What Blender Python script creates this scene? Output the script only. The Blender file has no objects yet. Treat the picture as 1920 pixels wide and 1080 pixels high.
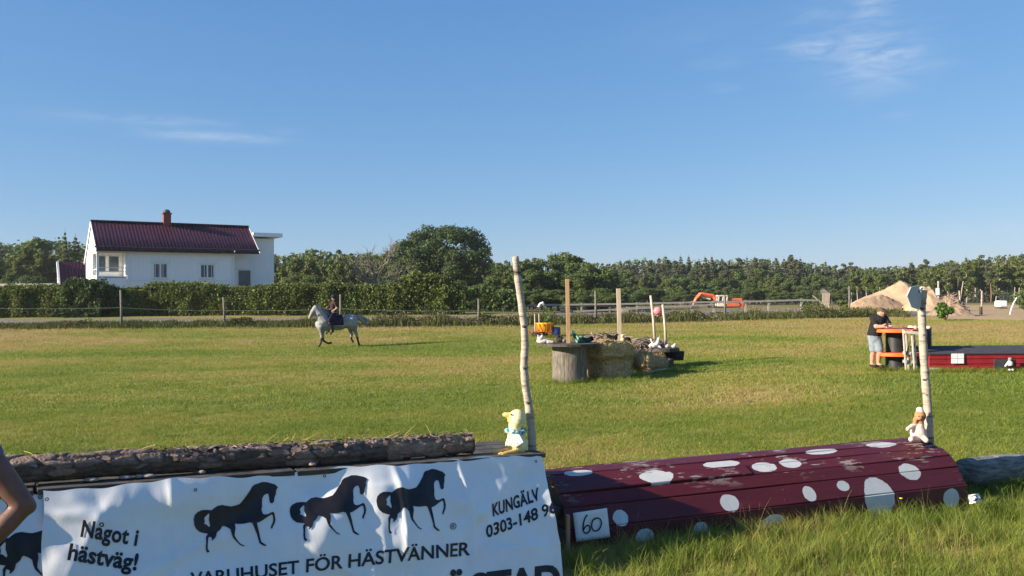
import bpy, bmesh, math, random
import numpy as np
from mathutils import Vector, Matrix, noise

# ------------------------------------------------------------------ camera, sky, sun, exposure
scene = bpy.context.scene
COL = scene.collection
FPX, HC = 1650.0, 2.1                      # focal length in photo pixels, eye height
ROLL, PITCH = math.radians(0.4), math.atan(20/1650.0)
_r = Vector((math.cos(ROLL), 0, -math.sin(ROLL)))
_f = Vector((0, math.cos(PITCH), math.sin(PITCH)))
_r = (_r - _f*_r.dot(_f)).normalized()
_u = _r.cross(_f)
CAM = Vector((0, 0, HC))
cd = bpy.data.cameras.new('camera'); cam = bpy.data.objects.new('camera', cd); COL.objects.link(cam)
cd.sensor_width = 36; cd.lens = FPX/1920*36; cd.clip_start = .05; cd.clip_end = 6000
cam.matrix_world = Matrix(((_r.x, _u.x, -_f.x, 0), (_r.y, _u.y, -_f.y, 0), (_r.z, _u.z, -_f.z, HC), (0, 0, 0, 1)))
scene.camera = cam

SUN_EL, SUN_AZ = math.radians(21), math.radians(251)     # azimuth clockwise from +Y
SDIR = Vector((math.sin(SUN_AZ)*math.cos(SUN_EL), math.cos(SUN_AZ)*math.cos(SUN_EL), math.sin(SUN_EL)))
sd = bpy.data.lights.new('sun', 'SUN'); sun = bpy.data.objects.new('sun', sd); COL.objects.link(sun)
sd.energy = 5.0; sd.angle = math.radians(.55); sd.color = (1, .87, .68)
sun.rotation_euler = (-SDIR).to_track_quat('-Z', 'Y').to_euler()
sun.location = (-60, -20, 40)

w = bpy.data.worlds.new('World'); scene.world = w; w.use_nodes = True
nt = w.node_tree; N = nt.nodes; L = nt.links; N.clear()
def nd(tp, **kw):
    n = N.new(tp)
    for k, v in kw.items(): setattr(n, k, v)
    return n
out = nd('ShaderNodeOutputWorld'); bg = nd('ShaderNodeBackground'); sky = nd('ShaderNodeTexSky')
sky.sky_type = 'NISHITA'; sky.sun_disc = False; sky.sun_elevation = SUN_EL; sky.sun_rotation = SUN_AZ
sky.air_density = 1.0; sky.dust_density = .1; sky.ozone_density = 3.0; sky.altitude = 0
bg.inputs['Strength'].default_value = .0676
# thin cirrus: streaky noise seen through soft patches of sky directions
tc = nd('ShaderNodeTexCoord')
def math_n(op, a, b=None, clamp=False):
    n = nd('ShaderNodeMath', operation=op); n.use_clamp = clamp
    for i, x in enumerate((a, b)):
        if x is None: continue
        if isinstance(x, (int, float)): n.inputs[i].default_value = x
        else: L.new(x, n.inputs[i])
    return n.outputs[0]
def pxdir(px, py):
    return (_f*FPX + _r*(px-960) - _u*(py-540)).normalized()
sep = nd('ShaderNodeSeparateXYZ'); L.new(tc.outputs['Generated'], sep.inputs[0])
total = None
for (px, py, rx, rz, amp) in ((1650, 118, 62, 44, .58), (1545, 88, 62, 16, .42), (1590, 60, 110, 70, .16), (1635, 12, 26, 30, .32), (1520, 26, 30, 12, .2),
                              (400, 257, 100, 9, .50), (335, 228, 75, 8, .30), (200, 222, 110, 12, .14), (1690, 212, 26, 9, .22), (1350, 118, 40, 10, .2),
                              (1360, 163, 26, 8, .16), (1755, 122, 40, 6, .14), (1860, 432, 140, 18, .25), (540, 246, 30, 7, .15), (1300, 60, 110, 40, .06)):
    d0 = pxdir(px, py); sc = FPX/d0.y*1.0
    dx = math_n('DIVIDE', math_n('SUBTRACT', sep.outputs[0], d0.x), rx/FPX*d0.y)
    dz = math_n('DIVIDE', math_n('SUBTRACT', sep.outputs[2], d0.z), rz/FPX*d0.y)
    q = math_n('ADD', math_n('MULTIPLY', dx, dx), math_n('MULTIPLY', dz, dz))
    front = math_n('GREATER_THAN', sep.outputs[1], 0.0)
    g_ = math_n('MULTIPLY', math_n('MULTIPLY', math_n('POWER', 2.718, math_n('MULTIPLY', q, -1.0)), front), amp)
    total = g_ if total is None else math_n('ADD', total, g_)
mp = nd('ShaderNodeMapping'); mp.inputs['Scale'].default_value = (9, 9, 42); mp.inputs['Rotation'].default_value = (0, math.radians(-12), 0)
L.new(tc.outputs['Generated'], mp.inputs['Vector'])
nz = nd('ShaderNodeTexNoise'); nz.inputs['Scale'].default_value = 2.2; nz.inputs['Detail'].default_value = 7; nz.inputs['Roughness'].default_value = .62
nz.inputs['Distortion'].default_value = .6
L.new(mp.outputs[0], nz.inputs['Vector'])
fac = math_n('MULTIPLY', total, math_n('MULTIPLY', math_n('SUBTRACT', nz.outputs['Fac'], .30), 3.0, True), True)
mx = nd('ShaderNodeMixRGB'); mx.inputs[2].default_value = (4.2, 4.9, 5.9, 1)
# evening air: the bright horizon band is softened towards blue
sr_ = nd('ShaderNodeSeparateColor'); sc_ = nd('ShaderNodeCombineColor'); L.new(sky.outputs[0], sr_.inputs[0])
for ch, (k0, p0, e0) in enumerate(((.132, .183, .84), (.315, .323, .62), (.640, .546, .43))):
    L.new(math_n('MULTIPLY', math_n('POWER', math_n('MULTIPLY', sr_.outputs[ch], .15/p0), e0), k0/.15), sc_.inputs[ch])
L.new(fac, mx.inputs[0]); L.new(sc_.outputs[0], mx.inputs[1])
L.new(mx.outputs[0], bg.inputs['Color']); L.new(bg.outputs[0], out.inputs['Surface'])

scene.view_settings.view_transform = 'Standard'; scene.view_settings.look = 'None'
scene.view_settings.exposure = 1.15; scene.view_settings.gamma = 1; scene.view_settings.use_curve_mapping = False
scene.cycles.max_bounces = 6; scene.cycles.transparent_max_bounces = 8
scene.cycles.use_denoising = True

rng = np.random.default_rng(7); random.seed(7)
R = math.radians

# ------------------------------------------------------------------ placing by pixel, ground height
def sm(a, b, x):
    t = np.clip((np.asarray(x, float)-a)/(b-a), 0, 1); return t*t*(3-2*t)
def g(x, y):
    far = sm(38, 60, y); A = 1.0 - .36*sm(0, 9, x)
    lump = .02*np.sin(np.asarray(x)*.9+1)*np.cos(np.asarray(y)*.7) + .03*np.sin(np.asarray(x)*.23+np.asarray(y)*.31)
    dip = -.11*np.exp(-((np.asarray(x)-4.8)/1.5)**2-((np.asarray(y)-8.7)/1.2)**2)
    return dip + A*far + .24*sm(12, 20, y)*sm(3, 8, x)*(1-far) + lump*sm(9, 14, y)
def _s(a, b, x):
    t = min(1.0, max(0.0, (x-a)/(b-a))); return t*t*(3-2*t)
def gz(x, y):
    far = _s(38, 60, y)
    return -.11*math.exp(-((x-4.8)/1.5)**2-((y-8.7)/1.2)**2) + (1.0-.36*_s(0, 9, x))*far + .24*_s(12, 20, y)*_s(3, 8, x)*(1-far) + (.02*math.sin(x*.9+1)*math.cos(y*.7)+.03*math.sin(x*.23+y*.31))*_s(9, 14, y)
def ray(px, py): return _f*FPX + _r*(px-960) - _u*(py-540)
def at(px, py, Y):
    d = ray(px, py); return CAM + d*(Y/d.y)
def gp(px, py):
    """ground point seen at a pixel"""
    d = ray(px, py); lo, hi = 1.0, 400.0
    for _ in range(40):
        m = (lo+hi)/2; p = CAM + d*(m/d.y)
        if p.z > gz(p.x, p.y): lo = m
        else: hi = m
    return CAM + d*(lo/d.y)
def gpv(px, py):
    """the same for arrays"""
    px = np.asarray(px, float)[:, None]; py = np.asarray(py, float)[:, None]
    d = np.array(_f)*FPX + np.array(_r)*(px-960) - np.array(_u)*(py-540); d = d/d[:, 1:2]
    lo = np.full(len(d), 1.0); hi = np.full(len(d), 400.0)
    for _ in range(40):
        m = (lo+hi)/2; p = np.array(CAM)+d*m[:, None]; ab = p[:, 2] > g(p[:, 0], p[:, 1]); lo = np.where(ab, m, lo); hi = np.where(ab, hi, m)
    return np.array(CAM)+d*lo[:, None]
def on(px, Y):
    """ground point in the column of a pixel at distance Y"""
    x = at(px, 560, Y).x; return Vector((x, Y, gz(x, Y)))
def ppm(Y): return FPX/Y

def vnoise(x, y, sc, seed):
    x = np.asarray(x, float)*sc + seed*17.3; y = np.asarray(y, float)*sc + seed*9.1
    xi = np.floor(x).astype(int); yi = np.floor(y).astype(int); fx = x-xi; fy = y-yi
    fx = fx*fx*(3-2*fx); fy = fy*fy*(3-2*fy)
    def h(i, j):
        n = (i*374761393 + j*668265263 + seed*1442695) & 0x7fffffff
        n = ((n ^ (n >> 13))*1274126177) & 0x7fffffff
        return ((n ^ (n >> 16)) & 0xffff)/65535.0
    return (h(xi, yi)*(1-fx)+h(xi+1, yi)*fx)*(1-fy) + (h(xi, yi+1)*(1-fx)+h(xi+1, yi+1)*fx)*fy

# ------------------------------------------------------------------ materials
def mat(name, c1, c2=None, scale=6, rough=.8, bump=0, bscale=None, spec=.3, stretch=(1, 1, 1), lo=.35, hi=.65, detail=5, metal=0, trans=0, island=0.0, attr=None, c3=None):
    m = bpy.data.materials.new(name); m.use_nodes = True
    t = m.node_tree; n = t.nodes; l = t.links
    b = n['Principled BSDF']; b.inputs['Roughness'].default_value = rough
    b.inputs['Specular IOR Level'].default_value = spec; b.inputs['Metallic'].default_value = metal
    tcn = n.new('ShaderNodeTexCoord'); mpn = n.new('ShaderNodeMapping'); mpn.inputs['Scale'].default_value = stretch
    l.new(tcn.outputs['Object'], mpn.inputs['Vector'])
    col = None
    if attr:
        a = n.new('ShaderNodeAttribute'); a.attribute_name = attr; col = a.outputs['Color']
    if c2 is not None:
        no = n.new('ShaderNodeTexNoise'); no.inputs['Scale'].default_value = scale; no.inputs['Detail'].default_value = detail; no.inputs['Roughness'].default_value = .6
        l.new(mpn.outputs[0], no.inputs['Vector'])
        cr = n.new('ShaderNodeValToRGB'); cr.color_ramp.elements[0].position = lo; cr.color_ramp.elements[1].position = hi
        cr.color_ramp.elements[0].color = (*c1, 1); cr.color_ramp.elements[1].color = (*c2, 1)
        if c3 is not None:
            e = cr.color_ramp.elements.new(min(.98, hi+.12)); e.color = (*c3, 1)
        l.new(no.outputs['Fac'], cr.inputs[0])
        if col is not None:
            mm = n.new('ShaderNodeMixRGB'); mm.blend_type = 'MULTIPLY'; mm.inputs[0].default_value = 1
            l.new(col, mm.inputs[1]); l.new(cr.outputs[0], mm.inputs[2]); col = mm.outputs[0]
        else: col = cr.outputs[0]
    if col is None:
        rg = n.new('ShaderNodeRGB'); rg.outputs[0].default_value = (*c1, 1); col = rg.outputs[0]
    if island:
        ge = n.new('ShaderNodeNewGeometry'); hs = n.new('ShaderNodeHueSaturation')
        mr = n.new('ShaderNodeMapRange'); mr.inputs['To Min'].default_value = 1-island; mr.inputs['To Max'].default_value = 1+island
        l.new(ge.outputs['Random Per Island'], mr.inputs['Value']); l.new(mr.outputs[0], hs.inputs['Value'])
        mr2 = n.new('ShaderNodeMapRange'); mr2.inputs['To Min'].default_value = .5+.035*min(1, island*2); mr2.inputs['To Max'].default_value = .5-.03*min(1, island*2)
        l.new(ge.outputs['Random Per Island'], mr2.inputs['Value']); l.new(mr2.outputs[0], hs.inputs['Hue'])
        l.new(col, hs.inputs['Color']); col = hs.outputs[0]
    l.new(col, b.inputs['Base Color'])
    if bump:
        no2 = n.new('ShaderNodeTexNoise'); no2.inputs['Scale'].default_value = bscale or scale*3; no2.inputs['Detail'].default_value = 6
        l.new(mpn.outputs[0], no2.inputs['Vector'])
        bp = n.new('ShaderNodeBump'); bp.inputs['Strength'].default_value = bump; bp.inputs['Distance'].default_value = .02
        l.new(no2.outputs['Fac'], bp.inputs['Height']); l.new(bp.outputs[0], b.inputs['Normal'])
    if trans:
        tr = n.new('ShaderNodeBsdfTranslucent'); mixs = n.new('ShaderNodeMixShader'); mixs.inputs[0].default_value = trans
        l.new(col, tr.inputs['Color']); l.new(b.outputs[0], mixs.inputs[1]); l.new(tr.outputs[0], mixs.inputs[2])
        l.new(mixs.outputs[0], n['Material Output'].inputs['Surface'])
    return m

MT = {}
MT['ground'] = mat('turf_soil', (.75, .75, .7), (1.15, 1.12, 1.1), 3.0, .95, .6, 22, .1, attr='col')
MT['road'] = mat('gravel_road', (.14, .130, .118), (.19, .175, .16), 1.2, .95, .4, 30)
MT['white_paint'] = mat('white_painted_wood', (.82, .83, .82), (.87, .87, .86), 1.5, .6)
MT['trim'] = mat('white_trim', (.80, .80, .78), rough=.55)
MT['roof'] = mat('maroon_roof_sheet', (.034, .010, .022), (.045, .013, .028), 1.5, .5, spec=.25)
MT['brick'] = mat('red_chimney_brick', (.19, .045, .035), (.27, .075, .055), 14, .85)
MT['glass'] = mat('window_glass', (.060, .078, .095), (.10, .12, .14), 1.2, .22, spec=.35)
MT['greywood'] = mat('weathered_grey_wood', (.095, .08, .066), (.25, .222, .188), 7, .85, .5, 30, stretch=(6, 6, .7))
MT['greyrail'] = mat('weathered_rail_wood', (.29, .265, .225), (.39, .36, .31), 3, .85)
MT['darkboard'] = mat('dark_weathered_board', (.045, .04, .036), (.10, .09, .08), 5, .85, .4)
MT['newwood'] = mat('raw_pine_board', (.40, .24, .13), (.52, .33, .19), 3, .75, .2, 20, stretch=(5, 5, .6))
MT['palewood'] = mat('pale_bleached_board', (.44, .34, .25), (.56, .46, .35), 3, .8, .2, 20, stretch=(5, 5, .6))
MT['straw'] = mat('golden_straw', (.22, .15, .07), (.72, .54, .26), 16, .9, .9, 45, stretch=(1, 1, 2.2))
MT['strawb'] = mat('straw_stalks', (.50, .36, .16), rough=.8, island=.35)
MT['black'] = mat('black_plastic', (.013, .013, .015), (.022, .022, .025), 4, .5)
MT['rubber'] = mat('tyre_rubber', (.012, .012, .013), (.03, .028, .026), 9, .85)
MT['orange'] = mat('orange_paint', (.78, .13, .022), (.86, .17, .03), 4, .5)
MT['red'] = mat('red_painted_board', (.25, .012, .018), (.33, .02, .026), 4, .6, .15, 30)
MT['felt'] = mat('dark_roofing_felt', (.040, .040, .048), (.058, .056, .066), 6, .85, .3, 60)
MT['paper'] = mat('white_paper', (.80, .80, .80), (.86, .86, .85), 8, .8)
MT['ink'] = mat('black_ink', (.012, .012, .018), rough=.6)
MT['print'] = mat('black_print', (.010, .009, .011), (.018, .015, .017), 9, .42, spec=.4)
MT['fur'] = mat('plush_fabric', (.82, .82, .82), (1.06, 1.06, 1.06), 40, .95, .3, 170, .1, attr='col')
MT['figure'] = mat('skin_and_cloth', (.92, .92, .92), (1.05, 1.05, 1.05), 14, .7, .12, 60, .2, attr='col')
MT['coat'] = mat('horse_coat', (.86, .86, .86), (1.06, 1.06, 1.06), 6, .7, attr='col')
MT['skin'] = mat('skin', (.50, .25, .18), (.55, .29, .21), 9, .55)
MT['shadeskin'] = mat('shade_darkened_skin', (.125, .062, .048), (.16, .08, .062), 18, .5, .08, 120)  # skin colour darkened to carry the shade on the bystander's arm
MT['blackcloth'] = mat('black_cotton', (.010, .010, .012), (.018, .017, .019), 12, .9, .3, 40)
MT['bluecloth'] = mat('faded_blue_denim', (.15, .19, .23), (.23, .27, .31), 12, .9, .3, 40)
MT['violetcloth'] = mat('violet_cotton', (.10, .09, .22), (.13, .12, .27), 12, .9, .3, 60)
MT['capcloth'] = mat('olive_cap_cloth', (.075, .062, .040), (.10, .085, .06), 20, .9)
MT['navy'] = mat('navy_cloth', (.006, .005, .024), (.010, .008, .034), 10, .85)
MT['tweed'] = mat('dark_brown_shirt', (.045, .025, .022), (.075, .042, .036), 10, .9)
MT['hair'] = mat('tail_hair', (.17, .16, .155), (.42, .40, .38), 9, .8)
MT['sand'] = mat('pale_sand', (.37, .255, .16), (.46, .325, .21), 1.2, .95, .9, 5)
MT['greysand'] = mat('greyish_damp_sand', (.26, .18, .115), (.34, .24, .15), 1.5, .95, .8, 6)
MT['soil'] = mat('brown_soil', (.15, .105, .07), (.32, .24, .17), 3, .95, .8, 6)
MT['signback'] = mat('grey_sign_metal', (.40, .41, .42), (.47, .48, .49), 7, .6)
MT['yellow'] = mat('yellow_plastic', (.75, .36, .010), (.85, .50, .02), 9, .5)
MT['blue'] = mat('blue_plastic', (.018, .045, .16), (.03, .07, .22), 5, .5)
MT['pink'] = mat('pink_rubber', (.75, .24, .27), rough=.35)
MT['bandana'] = mat('turquoise_printed_cloth', (.55, .66, .66), (.03, .20, .24), 38, .85, lo=.46, hi=.54)
MT['wire'] = mat('grey_fence_wire', (.22, .25, .22), rough=.6)
MT['excav_red'] = mat('orange_red_machine_paint', (.62, .10, .035), (.75, .16, .06), 1.5, .5)
MT['excav_white'] = mat('cream_machine_paint', (.66, .60, .52), (.74, .68, .60), 2, .55)
MT['steel'] = mat('dark_steel', (.05, .045, .042), (.09, .08, .075), 5, .6)
MT['trunk'] = mat('tree_bark', (.085, .068, .052), (.15, .125, .10), 3, .9, .6, 10)
MT['birchtrunk'] = mat('pale_birch_bark', (.40, .36, .31), (.16, .13, .11), 3, .85, lo=.5, hi=.7)
MT['pinetrunk'] = mat('reddish_pine_bark', (.17, .10, .065), (.25, .155, .10), 3, .9)
MT['deadwood'] = mat('dead_branch_wood', (.17, .14, .112), (.25, .21, .17), 4, .9)
MT['birch'] = mat('birch_pole_bark', (.035, .028, .026), (.33, .275, .225), 5.0, .7, .35, 22, stretch=(1.1, 1.1, 4.5), lo=.33, hi=.43, c3=(.43, .37, .305))
MT['stump'] = mat('dark_stump', (.05, .04, .035), (.09, .075, .06), 8, .9)
MT['bark'] = mat('rough_spruce_bark', (.052, .038, .033), (.155, .118, .10), 9, .9, 1.0, 26, stretch=(1, 1, 1), lo=.38, hi=.62, c3=(.30, .24, .21))
MT['peeled'] = mat('peeled_log_wood', (.19, .135, .105), (.33, .255, .21), 10, .8, .7, 30)
MT['flake'] = mat('bark_flake', (.20, .145, .12), rough=.9, island=.35)
MT['fungus'] = mat('pale_bracket_fungus', (.20, .175, .155), (.34, .30, .27), 30, .9)
MT['twig'] = mat('grey_brush_twigs', (.26, .205, .165), rough=.9, island=.5)
# foliage
MT['leaf_birch'] = mat('birch_foliage', (.135, .168, .048), rough=.75, trans=.3, island=.45, spec=.15)
MT['leaf_mix'] = mat('broadleaf_foliage', (.102, .145, .045), rough=.75, trans=.3, island=.45, spec=.15)
MT['leaf_oak'] = mat('oak_foliage', (.068, .104, .036), rough=.7, trans=.25, island=.4, spec=.15)
MT['leaf_con'] = mat('conifer_needles', (.098, .114, .064), rough=.8, trans=.15, island=.4, spec=.1)
MT['leaf_hedge'] = mat('hedge_leaves', (.115, .150, .036), rough=.6, trans=.25, island=.55, spec=.2)
MT['leaf_dark'] = mat('dark_hedge_leaves', (.065, .10, .028), rough=.6, trans=.2, island=.5, spec=.2)
MT['leaf_bush'] = mat('bush_leaves', (.075, .135, .022), rough=.6, trans=.25, island=.4, spec=.2)
MT['weed'] = mat('weed_leaves', (.085, .098, .032), rough=.8, trans=.25, island=.55, spec=.1)
MT['weedhead'] = mat('weed_seed_heads', (.21, .165, .115), rough=.9, island=.4, spec=.1)
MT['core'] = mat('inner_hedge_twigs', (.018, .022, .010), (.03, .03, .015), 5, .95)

# ------------------------------------------------------------------ mesh helpers
class MB:
    def __init__(s): s.v = []; s.f = []; s.uv = None
    def add(s, vs, fs):
        o = len(s.v); s.v += [tuple(p) for p in vs]; s.f += [tuple(i+o for i in f) for f in fs]; return s
    def box(s, c, size, rot=None, taper=None):
        x, y, z = (d/2 for d in size); c = Vector(c)
        vs = [Vector((a*x, b*y, e*z)) for e in (-1, 1) for a, b in ((-1, -1), (1, -1), (1, 1), (-1, 1))]
        if taper:
            for p in vs[4:]: p.x *= taper; p.y *= taper
        if rot is not None: vs = [rot @ p for p in vs]
        return s.add([p+c for p in vs], [(3, 2, 1, 0), (4, 5, 6, 7), (0, 1, 5, 4), (1, 2, 6, 5), (2, 3, 7, 6), (3, 0, 4, 7)])
    def bar(s, a, b, wd, th, up=(0, 0, 1)):
        a = Vector(a); b = Vector(b); d = (b-a); ln = d.length; d.normalize()
        sx = d.cross(Vector(up))
        if sx.length < 1e-4: sx = d.cross(Vector((1, 0, 0)))
        sx.normalize(); uz = sx.cross(d)
        m = Matrix((d, sx, uz)).transposed()
        return s.box((a+b)/2, (ln, wd, th), m)
    def tube(s, path, rad, n=10, cap=True, wob=0, sq=1.0):
        path = [Vector(p) for p in path]
        if isinstance(rad, (int, float)): rad = [rad]*len(path)
        vs = []; prev = None
        for i, p in enumerate(path):
            d = (path[min(i+1, len(path)-1)] - path[max(i-1, 0)]).normalized()
            if prev is None:
                a = d.cross(Vector((0, 0, 1)) if abs(d.z) < .9 else Vector((1, 0, 0))).normalized()
            else:
                a = (prev - d*prev.dot(d)).normalized()
            prev = a; b = d.cross(a)
            for k in range(n):
                t = 2*math.pi*k/n; r = rad[i]*(1+(random.random()-.5)*wob)
                vs.append(p + a*math.cos(t)*r + b*math.sin(t)*r*sq)
        fs = [(i*n+k, i*n+(k+1) % n, (i+1)*n+(k+1) % n, (i+1)*n+k) for i in range(len(path)-1) for k in range(n)]
        if cap: fs += [tuple(range(n-1, -1, -1)), tuple((len(path)-1)*n+k for k in range(n))]
        return s.add(vs, fs)
    def lathe(s, prof, c=(0, 0, 0), n=24, a0=0, a1=2*math.pi):
        c = Vector(c); full = abs(a1-a0-2*math.pi) < 1e-5; m = n if full else n+1
        vs = [c + Vector((r*math.cos(a0+(a1-a0)*k/n), r*math.sin(a0+(a1-a0)*k/n), z)) for r, z in prof for k in range(m)]
        fs = [(i*m+k, i*m+(k+1) % m, (i+1)*m+(k+1) % m, (i+1)*m+k) for i in range(len(prof)-1) for k in range(n)]
        if full:
            if prof[0][0] > 1e-5: fs.append(tuple(range(m-1, -1, -1)))
            if prof[-1][0] > 1e-5: fs.append(tuple((len(prof)-1)*m+k for k in range(m)))
        return s.add(vs, fs)
    def ell(s, c, r, n=14, rot=None):
        c = Vector(c)
        if isinstance(r, (int, float)): r = (r, r, r)
        h = n//2; vs = []
        for i in range(1, h):
            t = math.pi*i/h
            for k in range(n):
                p = 2*math.pi*k/n; vs.append(Vector((r[0]*math.sin(t)*math.cos(p), r[1]*math.sin(t)*math.sin(p), r[2]*math.cos(t))))
        vs += [Vector((0, 0, r[2])), Vector((0, 0, -r[2]))]; T = len(vs)-2
        if rot is not None: vs = [rot @ v for v in vs]
        fs = [(i*n+k, (i+1)*n+k, (i+1)*n+(k+1) % n, i*n+(k+1) % n) for i in range(h-2) for k in range(n)]
        fs += [(T, k, (k+1) % n) for k in range(n)] + [(T+1, (h-2)*n+(k+1) % n, (h-2)*n+k) for k in range(n)]
        return s.add([v+c for v in vs], fs)
    def cap(s, a, ra, b, rb, n=12):
        """tapered capsule, closed"""
        a = Vector(a); b = Vector(b); d = (b-a).normalized()
        p = []; rr = []
        for t in (-1, -.9, -.6, -.25): p.append(a + d*ra*t); rr.append(max(.0005, ra*math.sqrt(max(0, 1-t*t))))
        p.append(a); rr.append(ra); p.append(b); rr.append(rb)
        for t in (.25, .6, .9, 1): p.append(b + d*rb*t); rr.append(max(.0005, rb*math.sqrt(max(0, 1-t*t))))
        return s.tube(p, rr, n)
    def prism(s, pts, depth, axis='y', at=0):
        """polygon in the x-z plane pushed along y"""
        n = len(pts); vs = [Vector((x, at, z)) for x, z in pts] + [Vector((x, at+depth, z)) for x, z in pts]
        fs = [tuple(range(n)), tuple(range(2*n-1, n-1, -1))] + [(i, i+n, (i+1) % n+n, (i+1) % n) for i in range(n)]
        return s.add(vs, fs)
    def mesh(s, name, smooth=False):
        me = bpy.data.meshes.new(name); me.from_pydata(s.v, [], s.f); me.validate()
        bm = bmesh.new(); bm.from_mesh(me); bmesh.ops.recalc_face_normals(bm, faces=bm.faces); bm.to_mesh(me); bm.free()
        if smooth: me.polygons.foreach_set('use_smooth', [True]*len(me.polygons))
        return me
    def build(s, name, m, parent=None, smooth=False, bevel=0, loc=None):
        me = s.mesh(name, smooth); return link(name, me, m, parent, bevel, loc)

def link(name, me, m=None, parent=None, bevel=0, loc=None):
    o = bpy.data.objects.new(name, me); COL.objects.link(o)
    if m is not None:
        me.materials.clear()
        for x in (m if isinstance(m, (list, tuple)) else [m]): me.materials.append(x)
    if parent is not None: o.parent = parent
    if loc is not None: o.location = loc
    if bevel:
        b = o.modifiers.new('edge', 'BEVEL'); b.width = bevel; b.segments = 2; b.limit_method = 'ANGLE'
    return o
def tag(o, label=None, cat=None, group=None, kind=None):
    if label: o['label'] = label
    if cat: o['category'] = cat
    if group: o['group'] = group
    if kind: o['kind'] = kind
    return o
def thing(name, loc, label, cat, group=None, rz=0, scale=1):
    o = bpy.data.objects.new(name, None); COL.objects.link(o); o.empty_display_size = .2
    o.location = loc; o.rotation_euler = (0, 0, rz); o.scale = (scale,)*3
    return tag(o, label, cat, group)
def dup(root, loc, rz=0, scale=None, label=None):
    r = root.copy(); COL.objects.link(r); r.location = loc; r.rotation_euler = (0, 0, rz)
    if scale is not None: r.scale = scale
    if label: r['label'] = label
    for ch in root.children:
        c = ch.copy(); COL.objects.link(c); c.parent = r
        for g2 in ch.children:
            d = g2.copy(); COL.objects.link(d); d.parent = c
    return r
def np_mesh(name, V, F, attrs=None, smooth=False):
    """V (n,3); F (m,k) constant size faces"""
    me = bpy.data.meshes.new(name); V = np.asarray(V, np.float32); F = np.asarray(F, np.int32)
    k = F.shape[1]; me.vertices.add(len(V)); me.vertices.foreach_set('co', V.ravel())
    me.loops.add(F.size); me.loops.foreach_set('vertex_index', F.ravel())
    me.polygons.add(len(F)); me.polygons.foreach_set('loop_start', np.arange(0, F.size, k, dtype=np.int32))
    me.polygons.foreach_set('loop_total', np.full(len(F), k, np.int32))
    if smooth: me.polygons.foreach_set('use_smooth', np.ones(len(F), bool))
    me.update(calc_edges=True)
    for nm, arr in (attrs or {}).items():
        a = me.color_attributes.new(nm, 'FLOAT_COLOR', 'POINT')
        c = np.ones((len(V), 4), np.float32); c[:, :3] = arr; a.data.foreach_set('color', c.ravel())
    return me
def leaf_mesh(name, P, size, seed=0, flat=0.0, aspect=.75, out=None):
    r = np.random.default_rng(seed); n = len(P)
    nrm = r.normal(size=(n, 3)); nrm[:, 2] += flat
    if out is not None: nrm = nrm + out*1.1
    nrm /= np.linalg.norm(nrm, axis=1, keepdims=True)
    t = r.normal(size=(n, 3)); t -= nrm*np.sum(t*nrm, 1, keepdims=True); t /= np.linalg.norm(t, axis=1, keepdims=True)
    b = np.cross(nrm, t); sz = (np.full(n, size) if np.isscalar(size) else size)*r.uniform(.65, 1.35, n); sz = sz[:, None]
    V = np.stack([P-t*sz*.5, P+b*sz*.5*aspect, P+t*sz*.5, P-b*sz*.5*aspect], 1).reshape(-1, 3)
    F = np.arange(4*n).reshape(n, 4)
    return np_mesh(name, V, F)
TMP = bpy.data.scenes.new('workshop')      # small side scene, so that one evaluation stays cheap
def evaluated_mesh(o):
    TMP.collection.objects.link(o); vl = TMP.view_layers[0]; vl.update()
    me = bpy.data.meshes.new_from_object(o.evaluated_get(vl.depsgraph)); bpy.data.objects.remove(o); return me
def blob(parts, name, m, parent=None, vox=.012, smooth=4, color=None):
    """closed capsules and ellipsoids fused into one continuous skin"""
    me = parts.mesh(name+'_raw'); o = bpy.data.objects.new('tmp', me)
    rm = o.modifiers.new('r', 'REMESH'); rm.mode = 'VOXEL'; rm.voxel_size = vox
    if smooth:
        s_ = o.modifiers.new('s', 'SMOOTH'); s_.iterations = smooth; s_.factor = .5
    m2 = evaluated_mesh(o); bpy.data.meshes.remove(me)
    m2.name = name; m2.polygons.foreach_set('use_smooth', [True]*len(m2.polygons))
    if color:
        a = m2.color_attributes.new('col', 'FLOAT_COLOR', 'POINT')
        for i, v in enumerate(m2.vertices): a.data[i].color = (*color(v.co), 1)
    return link(name, m2, m, parent)
# ------------------------------------------------------------------ ground
def tint(x, y):
    """0 lush green .. 1 dry straw"""
    t = .50*vnoise(x, y*1.6, .16, 1) + .30*vnoise(x*.5, y, .55, 2) + .20*vnoise(x, y, 1.7, 3)
    t = t + .30*(sm(30, 46, y)-.2)*sm(30, 40, y)
    # mown bands that cross the field, drier patches
    t = t + .045*np.sin(y*1.05 + x*.11 + 3*vnoise(x, y, .1, 8))*sm(9, 16, y)
    t = t + .16*sm(3, 14, x)*sm(24, 34, y)*vnoise(x*.35, y, .5, 6)
    t = t - .34*sm(-1, -5, x)*sm(14, 9, y)
    t = t + .22*np.exp(-((x+1.0)/2.4)**2-((y-10.2)/1.2)**2) + .25*np.exp(-((x-3.2)/3.6)**2-((y-38.5)/1.2)**2)
    return np.clip((t-.335)*1.75, 0, 1)
def turf(x, y):
    t = tint(x, y)[..., None]
    a = np.array([.145, .185, .034]); b = np.array([.23, .215, .056]); c = np.array([.33, .255, .112])
    col = np.where(t < .55, a+(b-a)*np.clip(t/.55, 0, 1), b+(c-b)*np.clip((t-.55)/.45, 0, 1))
    return col
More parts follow.
